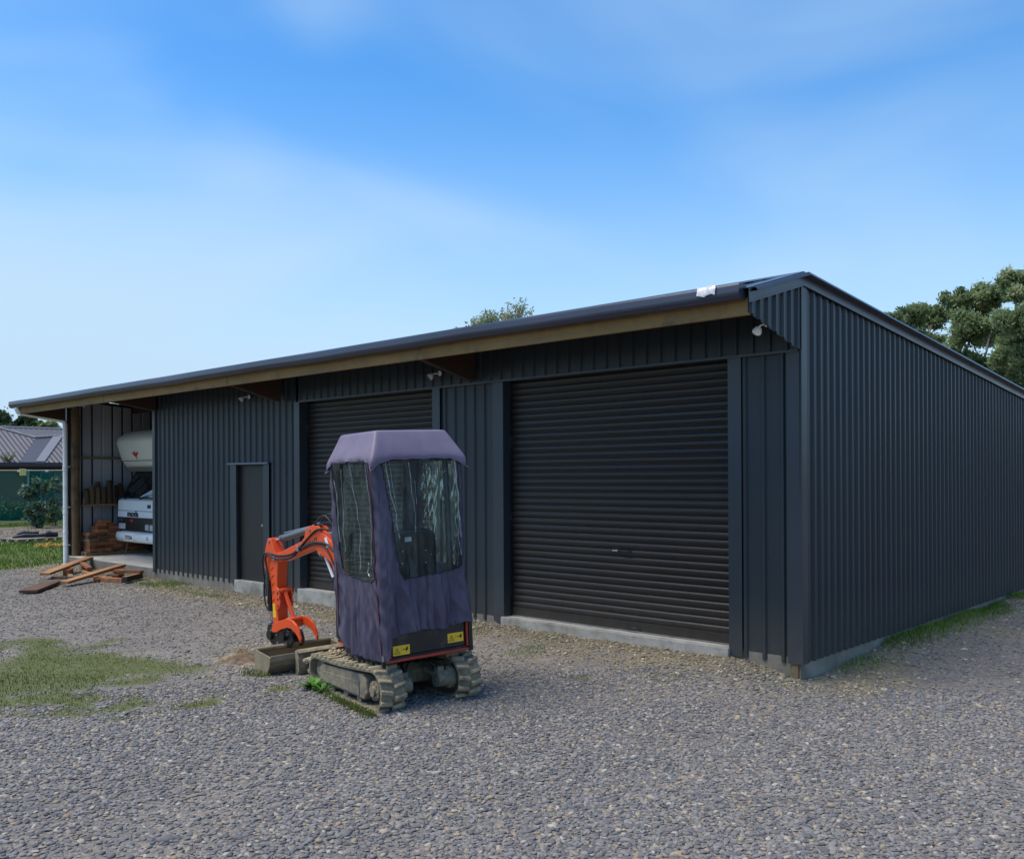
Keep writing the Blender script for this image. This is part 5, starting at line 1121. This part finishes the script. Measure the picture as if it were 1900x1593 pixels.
plank(-15.95, -.42, -.02, -15.1, -.62, -.06, .10, .05, redwood, 'red brown stick crossing under the back plank near its middle', 'timber_block')
plank(-14.95, -.42, -.10, -14.35, -.40, -.09, .13, .05, plankm, 'short tan board end touching the slab between the planks', 'timber_block')
plank(-14.05, -.55, -.04, -13.45, -.30, -.05, .12, .05, redwood, 'brown board end sticking out right of the front plank', 'timber_block')
plank(-13.9, -.9, -.17, -13.3, -.72, -.17, .12, .08, redwood, 'squat brown block against the blackened block', 'timber_block')
plank(-15.1, -1.35, -.18, -14.6, -1.0, -.185, .10, .04, plankd, 'dark flat scrap of board on the ground in the pile', 'timber_block')
# ------------------------------------------------------------------ trees
def tree(name, x, y, zg, clumps, trunk_h, m, lab, group=None, nleaf=30000, leaf=.10, trunk_r=.18, barkc=None, limbs=True, seed=1, cat='tree', spread=1.0):
    r_ = np.random.default_rng(seed); t = thing(name, lab, cat, (x, y, zg), group)
    q = MB(); q.tube([(0, 0, -.2), (.03*trunk_h, .0, trunk_h*.35), (-.01*trunk_h, .02*trunk_h, trunk_h*.7), (.0, .0, trunk_h)], [trunk_r, trunk_r*.75, trunk_r*.6, trunk_r*.35], 10)
    for c in clumps:
        C_ = Vector(c[:3]); s0 = Vector((0, 0, min(trunk_h*.9, max(trunk_h*.3, C_.z*.55)))); mid = s0.lerp(C_, .5)+Vector((r_.normal(0, .15), r_.normal(0, .15), -.2)); q.tube([s0, mid, C_], [trunk_r*.42, trunk_r*.26, trunk_r*.10], 6)
        for k in range(9):
            v = Vector(r_.normal(0, 1, 3)).normalized()*c[3]*.9; q.tube([C_.lerp(mid, .3), C_+v*.5+Vector((0, 0, .05)), C_+v], [trunk_r*.12, trunk_r*.07, trunk_r*.02], 5)
    q.build('trunk', barkc or barkm, t)
    vol = np.array([c[3]**2.2 for c in clumps]); nl = (nleaf*vol/vol.sum()).astype(int); V = []; A = []
    for c, n_ in zip(clumps, nl):
        ns = max(5, int(26*c[3]**1.2)); sub = r_.normal(0, 1, (ns, 3)); sub /= np.linalg.norm(sub, axis=1)[:, None]; sub *= (r_.random(ns)**.45)[:, None]*c[3]*np.array([1, 1, c[4] if len(c) > 4 else .8])
        pick = r_.integers(0, ns, n_); rad_ = c[3]*.30*spread
        p = sub[pick]+r_.normal(0, 1, (n_, 3))*rad_*.42*np.array([1, 1, .8])+np.array(c[:3]); V.append(p); A.append(np.clip(.5+.22*r_.normal(0, 1, ns)[pick]+.10*r_.normal(0, 1, n_), 0, 1))
    p = np.concatenate(V); a = np.concatenate(A); n_ = len(p); d = r_.normal(0, 1, (n_, 3)); d /= np.linalg.norm(d, axis=1)[:, None]; e_ = np.cross(d, r_.normal(0, 1, (n_, 3))); e_ /= np.linalg.norm(e_, axis=1)[:, None]
    L1 = leaf*r_.uniform(.6, 1.3, n_)[:, None]; v = np.stack([p-d*L1, p+e_*L1*.38, p+d*L1, p-e_*L1*.38], 1)
    o = np_mesh('crown', v.reshape(-1, 3), np.arange(n_*4), 4, m); o.parent = t; at = o.data.attributes.new('var', 'FLOAT', 'POINT'); at.data.foreach_set('value', np.repeat(a, 4).astype(np.float32)); o['kind'] = 'stuff' if False else o.get('kind', '')
    if not o['kind']: del o['kind']
    return t
barkm = mat('bark', (.16, .13, .10), (.09, .07, .05), scale=4, rough=.9, bump=.5)
barkp = mat('pale_bark', (.38, .34, .28), (.22, .18, .14), scale=3, rough=.85, bump=.3)
gumleaf = leafmat('gum_leaf', [(0, (.11, .15, .07)), (.4, (.20, .27, .12)), (.8, (.31, .38, .17)), (1, (.42, .46, .27))], .5)
darkleaf = leafmat('dark_leaf', [(0, (.03, .05, .025)), (.5, (.06, .095, .04)), (1, (.11, .16, .065))])
silver2 = leafmat('pale_leaf', [(0, (.18, .24, .13)), (.5, (.32, .38, .22)), (1, (.45, .48, .32))], .55)
def cw(u, v, dep, base):      # clump centre offset from a tree base
    p = CAM + (fw + rr*((u-950)/F) + uu*((HY-v)/F))*dep; return (p.x-base[0], p.y-base[1], p.z-base[2])
def gum(px, dep, cl, lab, seed, th, nleaf=30000, leaf=.10, m=None, grp='gum trees behind the shed', bark=None, tr=.2, cat='tree', name='gum_tree'):
    b0 = CAM + (fw + rt*((px-950)/F))*dep; base = (b0.x, b0.y, -.3)
    return tree(name, base[0], base[1], base[2], [(*cw(u, v, dep+dd, base), r*dep/F*(.86 if name=='gum_tree' else 1), fl) for u, v, r, dd, fl in cl], th, m or gumleaf, lab, grp, nleaf, leaf, tr, bark or barkp, seed=seed, cat=cat, spread=2.6 if name == 'feathery_tree' else 1.45)
gum(1690, 42, [(1690, 592, 36, 0, .7), (1730, 585, 34, 1, .7), (1652, 598, 24, -1, .6), (1672, 622, 30, 0, .7), (1715, 640, 42, 1, .8), (1700, 690, 40, 0, .8)], 'lower gum tree with a flat dark crown beside the taller gums', 3, 5.2, 27000)
gum(1800, 40, [(1775, 555, 30, 0, .8), (1815, 560, 42, 1, .8), (1790, 610, 45, -1, .8), (1840, 620, 40, 1, .8), (1765, 665, 45, 0, .8), (1830, 690, 45, 0, .8), (1850, 550, 34, 0, .7)], 'tall airy gum tree with pale limbs rising behind the sloping roof', 4, 7.0, 38000)
gum(1900, 37, [(1885, 530, 40, 0, .8), (1920, 520, 45, 1, .8), (1895, 590, 46, -1, .8), (1940, 600, 50, 0, .8), (1880, 655, 42, 0, .8), (1910, 700, 46, 0, .8), (1960, 660, 50, 0, .8)], 'tallest gum tree at the back, standing farthest along the side wall', 5, 8.0, 38000)
# twiggy tree top over the roof
gum(925, 24, [(905, 592, 26, 0, .6), (940, 585, 26, 0, .7), (965, 575, 20, 0, .9), (890, 606, 20, 0, .5), (930, 610, 30, .5, .6), (880, 630, 30, 0, .6), (960, 630, 34, 0, .6)], 'sparse feathery tree top showing over the middle of the shed roof', 6, 4.6, 2600, .055, silver2, None, barkp, .17, name='feathery_tree')
gum(845, 25, [(845, 613, 5, 0, .6), (850, 625, 8, 0, .6), (852, 650, 14, 0, .6)], 'tiny dark tuft of a treetop just above the roof line', 7, 4.4, 500, .05, darkleaf, None, barkm, .06, name='small_tree')
# far trees behind the house
gum(-5, 92, [(-25, 790, 40, 0, .8), (-5, 785, 26, 0, .8), (15, 800, 22, 0, .8), (-60, 770, 50, 0, .8)], 'dark tree mass rising behind the left end of the house roof', 8, 6.0, 12000, .28, darkleaf, 'trees far behind the house', barkm, .3, name='far_tree')
gum(50, 95, [(40, 784, 13, 0, .8), (56, 782, 14, 0, .8), (47, 800, 20, 0, .8), (64, 795, 14, 0, .8)], 'round dark green tree behind the house roof nearest the gutter end', 9, 5.0, 9000, .25, darkleaf, 'trees far behind the house', barkm, .3, name='far_tree')
gum(88, 95, [(78, 792, 12, 0, .8), (92, 791, 12, 0, .8), (104, 797, 10, 0, .8), (85, 803, 14, 0, .8)], 'pale green tree showing between the dark tree and the downpipe', 10, 4.6, 8000, .24, gumleaf, 'trees far behind the house', barkm, .3, name='far_tree')

# row of trees beyond the side yard (seen in the sheen of the side wall)
for k, (tx_, ty_, th_) in enumerate([(9.0, 44.0, 3.4), (17.5, 40.0, 3.8), (26.0, 35.0, 3.2), (33.0, 27.0, 3.6)]):
    tree('boundary_tree', tx_, ty_, -.3, [(0, 0, th_, 2.2, .8), (1.8, .5, th_*.8, 1.7, .8), (-1.9, -.4, th_*.85, 1.8, .8), (3.2, 0, th_*.5, 1.6, .8), (-3.2, 0, th_*.55, 1.6, .8), (.3, 0, th_*.4, 2.0, .8)], th_, darkleaf, ['dense tree nearest the gum trees in the row beyond the side yard', 'second dense tree in the row beyond the side yard', 'third dense tree in the row beyond the side yard', 'last dense tree in the row beyond the side yard'][k], 'trees beyond the side yard', 9000, .16, .18, barkm, seed=40+k)
# small heap of brown soil beside the bucket
q = MB(); rows_ = []
for i in range(8):
    u = i/7; rows_.append([(-5.02+(.02+.36*u)*math.cos(a_*math.pi/12)*(1+.2*math.sin(a_*1.7)), -3.12+(.02+.30*u)*math.sin(a_*math.pi/12), -.235+.11*(1-u)**1.3*(1+.25*math.sin(a_*2.1+i))) for a_ in range(24)])
q.strip(rows_, True, True); q.add(rows_[0], [tuple(range(24))]); tag(q.build('soil_heap', mat('brown_soil', (.13, .085, .055), (.085, .058, .036), scale=9, rough=.95, bump=.8, bscale=40, dirt=(.28, .22, .14), damt=.5, dscale=8)), 'small heap of brown soil on the gravel beyond the bucket', 'soil heap')
# ------------------------------------------------------------------ neighbouring house
tilem = mat('house_roof', (.15, .14, .15), (.18, .17, .18), scale=1, rough=.55)
ribm = mat('house_roof_rib', (.05, .046, .05), rough=.6)
brickm = mat('brick_wall', (.21, .12, .085), (.15, .085, .06), scale=3, rough=.9, stretch=(1, 1, 6), world=True)
house = thing('brick_house', 'low brick house with a dark ribbed hip roof beyond the green netting', 'house', (0, 0, 0))
q = MB(); q.box(-60, -48.0, -14, 26, -.4, 2.42); q.build('wall', brickm, house)
def ribbed(P0, P1, P2, P3, n_, name, m, h=.06):
    """quad P0->P1 along the eave, P3->P2 along the top, ribs running up the slope"""
    P0, P1, P2, P3 = map(Vector, (P0, P1, P2, P3)); nn = (P1-P0).cross(P3-P0).normalized(); nn = nn if nn.z > 0 else -nn
    q = MB(); q.add([P0, P1, P2, P3], [(0, 1, 2, 3)]); q.add([P0-nn*.05, P1-nn*.05, P2-nn*.05, P3-nn*.05], [(3, 2, 1, 0)])
    for i in range(n_+1):
        a, b_ = P0.lerp(P1, i/n_), P3.lerp(P2, i/n_)
        if (b_-a).length < .05: continue
        s_ = (P1-P0).normalized()*.035; q.cur = 1; q.add([a-s_, a+s_, b_+s_, b_-s_, a-s_*.4+nn*h, a+s_*.4+nn*h, b_+s_*.4+nn*h, b_-s_*.4+nn*h], [(4, 5, 6, 7), (0, 4, 7, 3), (1, 2, 6, 5), (0, 1, 5, 4)])
    return q.build(name, [m, ribm], house, recalc=False)
EX = -47.1; EZ = 2.62
def roof_face(poly, zf, name, m, step=.25, y0=-14.0, h=.05):
    """planar face given in plan (x, y), height zf(x); ribs run up the slope at constant y"""
    q = MB(); P3 = [Vector((x, y, zf(x))) for x, y in poly]; n_ = len(P3); q.add(P3, [tuple(range(n_))]); q.add([p-Vector((0, 0, .06)) for p in P3], [tuple(range(n_-1, -1, -1))])
    q.cur = 1; y = y0
    while y < 26:
        xs_ = []
        for i in range(n_):
            (xa, ya), (xb, yb) = poly[i], poly[(i+1) % n_]
            if (ya > y) != (yb > y): xs_.append(xa+(xb-xa)*(y-ya)/(yb-ya))
        if len(xs_) == 2 and abs(xs_[0]-xs_[1]) > .1:
            a, b_ = [Vector((x, y, zf(x))) for x in xs_]; w1 = Vector((0, .035, 0)); w2 = Vector((0, .016, 0)); u_ = Vector((0, 0, h))
            q.add([a-w1, a+w1, b_+w1, b_-w1, a-w2+u_, a+w2+u_, b_+w2+u_, b_-w2+u_], [(4, 5, 6, 7), (0, 4, 7, 3), (1, 2, 6, 5), (0, 1, 5, 4)])
        y += step
    return q.build(name, [m, ribm], house, recalc=False)
zs1 = lambda x: EZ+.5*(EX-x)
zs2 = lambda x: 3.45+.187*(-49.0-x)
roof_face([(EX, -14), (EX, 8.95), (-49.86, 10.74), (-53, 6.4), (-53, -14)], zs1, 'roof', tilem)
roof_face([(-49.0, 7), (-49.0, 26), (-56.6, 26), (-56.6, 7)], zs2, 'roof', tilem, step=.30)
roof_face([(EX, 10.1), (EX, 26), (-50.1, 26), (-50.1, 12.2)], lambda x: zs1(x)+.01, 'roof', tilem, step=.26)
q = MB(); P_ = [(EX-.01, 8.97), (EX-.01, 9.78), (-50.12, 11.9), (-49.88, 10.76)]; q.add([(x, y, zs1(x)+.02) for x, y in P_]+[(x, y, zs1(x)-.05) for x, y in P_], [(0, 1, 2, 3), (7, 6, 5, 4), (0, 4, 5, 1), (1, 5, 6, 2), (2, 6, 7, 3), (3, 7, 4, 0)]); q.build('valley_panel', mat('roof_smooth', (.075, .072, .08), rough=.45), house)
q = MB(); P_ = [(EX+.01, 9.75), (EX+.01, 10.2), (-50.2, 12.35), (-50.2, 11.85)]; q.add([(x, y, zs1(x)+.09) for x, y in P_]+[(x, y, zs1(x)-.05) for x, y in P_], [(0, 1, 2, 3), (7, 6, 5, 4), (0, 4, 5, 1), (1, 5, 6, 2), (2, 6, 7, 3), (3, 7, 4, 0)])
q.tube([(-56.6, 7, zs2(-56.6)+.03), (-56.6, 26, zs2(-56.6)+.03)], .09, 6); q.tube([(-49.86, 10.74, zs1(-49.86)+.03), (-53, 6.4, zs1(-53)+.03)], .08, 6); q.tube([(-50.15, 12.1, zs1(-50.15)+.05), (-49.86, 10.74, zs1(-49.86)+.05)], .08, 6)
q.tube([(-50.15, 12.1, zs1(-50.15)+.03), (-50.15, 26, zs1(-50.15)+.03)], .07, 6)
q.build('ridge_cap', mat('ridge_grey', (.20, .195, .21), rough=.5), house)
q = MB(); q.box(EX+.02, EX+.14, -14, 26, EZ-.20, EZ-.02); q.build('gutter', mat('house_gutter', (.035, .032, .035), rough=.4), house)
q = MB(); q.box(-48.0, EX+.02, -14, 26, EZ-.24, EZ-.20); q.build('soffit', mat('house_soffit', (.05, .03, .028), rough=.7), house)
for y0, y1 in ((9.6, 11.0), (2.5, 4.5)):
    q = MB(); q.box(-47.99, -47.95, y0, y1, .2, 2.2); w_ = q.build('window', glassd, house)
    q = MB()
    for yy in (y0, (y0+y1)/2, y1): q.box(-47.96, -47.90, yy-.04, yy+.04, .18, 2.24)
    q.box(-47.96, -47.90, y0-.04, y1+.04, 2.16, 2.24); q.build('window_frame', mat('frame_teal', (.05, .16, .18), rough=.5), w_)
q = MB()
for k in range(30):
    a = rnd.uniform(0, 6.28); q.tube([(-47.2, 8.45+rnd.uniform(-.1, .1), 2.66), (-47.2+.3*math.cos(a), 8.45+.35*math.sin(a), 2.75+rnd.uniform(.1, .45))], .012, 3)
tag(q.build('gutter_weed', grassd), 'dry tuft of weed growing in the house gutter', 'weed')
q.v  # keep
for o_ in sc.objects:
    if o_.name.startswith('gutter_weed'):
        at = o_.data.attributes.new('var', 'FLOAT', 'POINT'); at.data.foreach_set('value', np.full(len(o_.data.vertices), .8, np.float32))

# ------------------------------------------------------------------ green netting fence
fn = thing('netting_fence', 'green shade cloth fence strung on posts in front of the brick house', 'fence', (0, 0, 0))
fa, fb = Vector((-43.8, -8.0, 0)), Vector((-37.0, 16.0, 0))
q = MB(); rows_ = []
for z in (-.20, .5, 1.2, 2.12):
    rows_.append([tuple(fa.lerp(fb, i/40)+Vector((.05*math.sin(i*1.9+z), 0, z+(.03*math.sin(i*1.57) if z > 2 else 0)))) for i in range(41)])
q.strip(rows_, True); q.build('netting', shadem, fn, recalc=False)
for i in range(9):
    p_ = fa.lerp(fb, (i+.55)/9); q = MB(); q.tube([(p_.x-.08, p_.y, -.3), (p_.x-.08, p_.y, 2.18)], .035, 8); q.build('fence_post', steel if i % 2 else girtm, fn)
q = MB(); q.tube([tuple(fa+Vector((.02, 0, 2.15))), tuple(fb+Vector((.02, 0, 2.15)))], .012, 6); q.build('top_wire', white, fn)
for s_ in (.555, .60, .645, .69):
    p_ = fa.lerp(fb, s_); q = MB(); q.box(p_.x+.02, p_.x+.05, p_.y-.06, p_.y+.06, 2.08, 2.17); q.build('cloth_clip', white, fn, bevel=.01)
p_ = fa.lerp(fb, .612); q = MB(); q.box(p_.x+.05, p_.x+.09, p_.y-.28, p_.y-.02, 1.92, 2.22)
tag(q.build('yellow_card', mat('card_yellow', (.72, .58, .20), rough=.6), bevel=.005), 'small pale yellow card hung on the top wire of the fence', 'card')

# ------------------------------------------------------------------ bushes by the fence, hedge, pallet of junk
def bush(px, dep, cl, lab, seed, nleaf, leaf, m, name='bush', th=.6, tr=.05, bark=None):
    return gum(px, dep, cl, lab, seed, th, nleaf, leaf, m, None, bark or barkm, tr, 'bush', name)
silver = leafmat('bush_leaf', [(0, (.04, .09, .045)), (.5, (.10, .17, .10)), (1, (.26, .34, .26))])
bush(72, 37.5, [(52, 915, 18, 0, .9), (78, 905, 20, .3, .8), (98, 900, 16, 0, .8), (60, 940, 20, 0, .9), (88, 935, 22, 0, .9), (70, 962, 18, 0, .8)], 'loose silvery green shrub in front of the green netting', 21, 6000, .08, silver)
bush(102, 39, [(98, 950, 12, 0, .8), (106, 945, 10, 0, .8), (96, 962, 10, 0, .8)], 'low yellow green shrub beside the silvery shrub at the netting', 22, 2500, .08, gumleaf)
bush(20, 44.5, [(0, 948, 22, 0, .7), (25, 945, 24, 0, .7), (52, 950, 20, 0, .7), (-30, 945, 26, 0, .7)], 'dark low hedge seen through the netting at the foot of the brick wall', 23, 9000, .10, darkleaf, 'hedge', .4)
bush(115, 44.5, [(112, 955, 16, 0, .7), (132, 952, 16, 0, .7)], 'dark low bush behind the netting nearest the downpipe', 24, 3000, .10, darkleaf, 'bush', .4)
pj = thing('wooden_pallet', 'grey wooden pallet on the bare ground before the netting', 'pallet', (-27.0, 2.45, -.22), rot=(0, 0, R(8)))
for y in (-.62, 0, .62):
    for x in (-.5, 0, .5): MB().box(x-.07, x+.07, y-.06, y+.06, .02, .11).build('pallet_block', girtm, pj)
gw = mat('grey_pallet_wood', (.34, .31, .26), (.22, .20, .17), scale=6, rough=.9)
for k in range(7): MB().box(-.58+k*.175, -.58+k*.175+.11, -.72, .72, .112, .134).build('deck_board', gw, pj)
for y in (-.62, 0, .62): MB().box(-.58, .58, y-.06, y+.06, 0, .019).build('base_board', gw, pj)
junk = [((-27.15, 1.95, -.08), (-26.9, 3.0, -.02), .07, 'black rubber hose roll lying along the pallet'), ((-27.2, 2.1, .02), (-27.1, 2.7, .05), .06, 'black pipe length lying on top of the hose roll'), ((-26.8, 2.75, -.02), (-26.75, 3.15, .0), .09, 'black drum shaped fitting at the near right of the pallet')]
for a, b_, r, lab in junk:
    q = MB(); q.tube([a, Vector(a).lerp(Vector(b_), .3)+Vector((0, 0, .03)), Vector(a).lerp(Vector(b_), .7), b_], [r, r*1.2, r*.9, r], 10); tag(q.build('black_pipe', blackp), lab, 'pipe', 'black pipes on the pallet')
q = MB()
for k in range(26):
    a = rnd.uniform(0, 6.28); cx, cy = -23.9+rnd.uniform(-.25, .25), 2.05+rnd.uniform(-.45, .45)
    q.tube([(cx, cy, -.20), (cx+.12*math.cos(a), cy+.2*math.sin(a), -.12+rnd.uniform(0, .07)), (cx+.2*math.cos(a), cy+.35*math.sin(a), -.17)], .008, 4)
tag(q.build('orange_mesh', mat('orange_net', (.75, .38, .06), rough=.6)), 'crumpled orange plastic netting lying in the grass', 'netting')
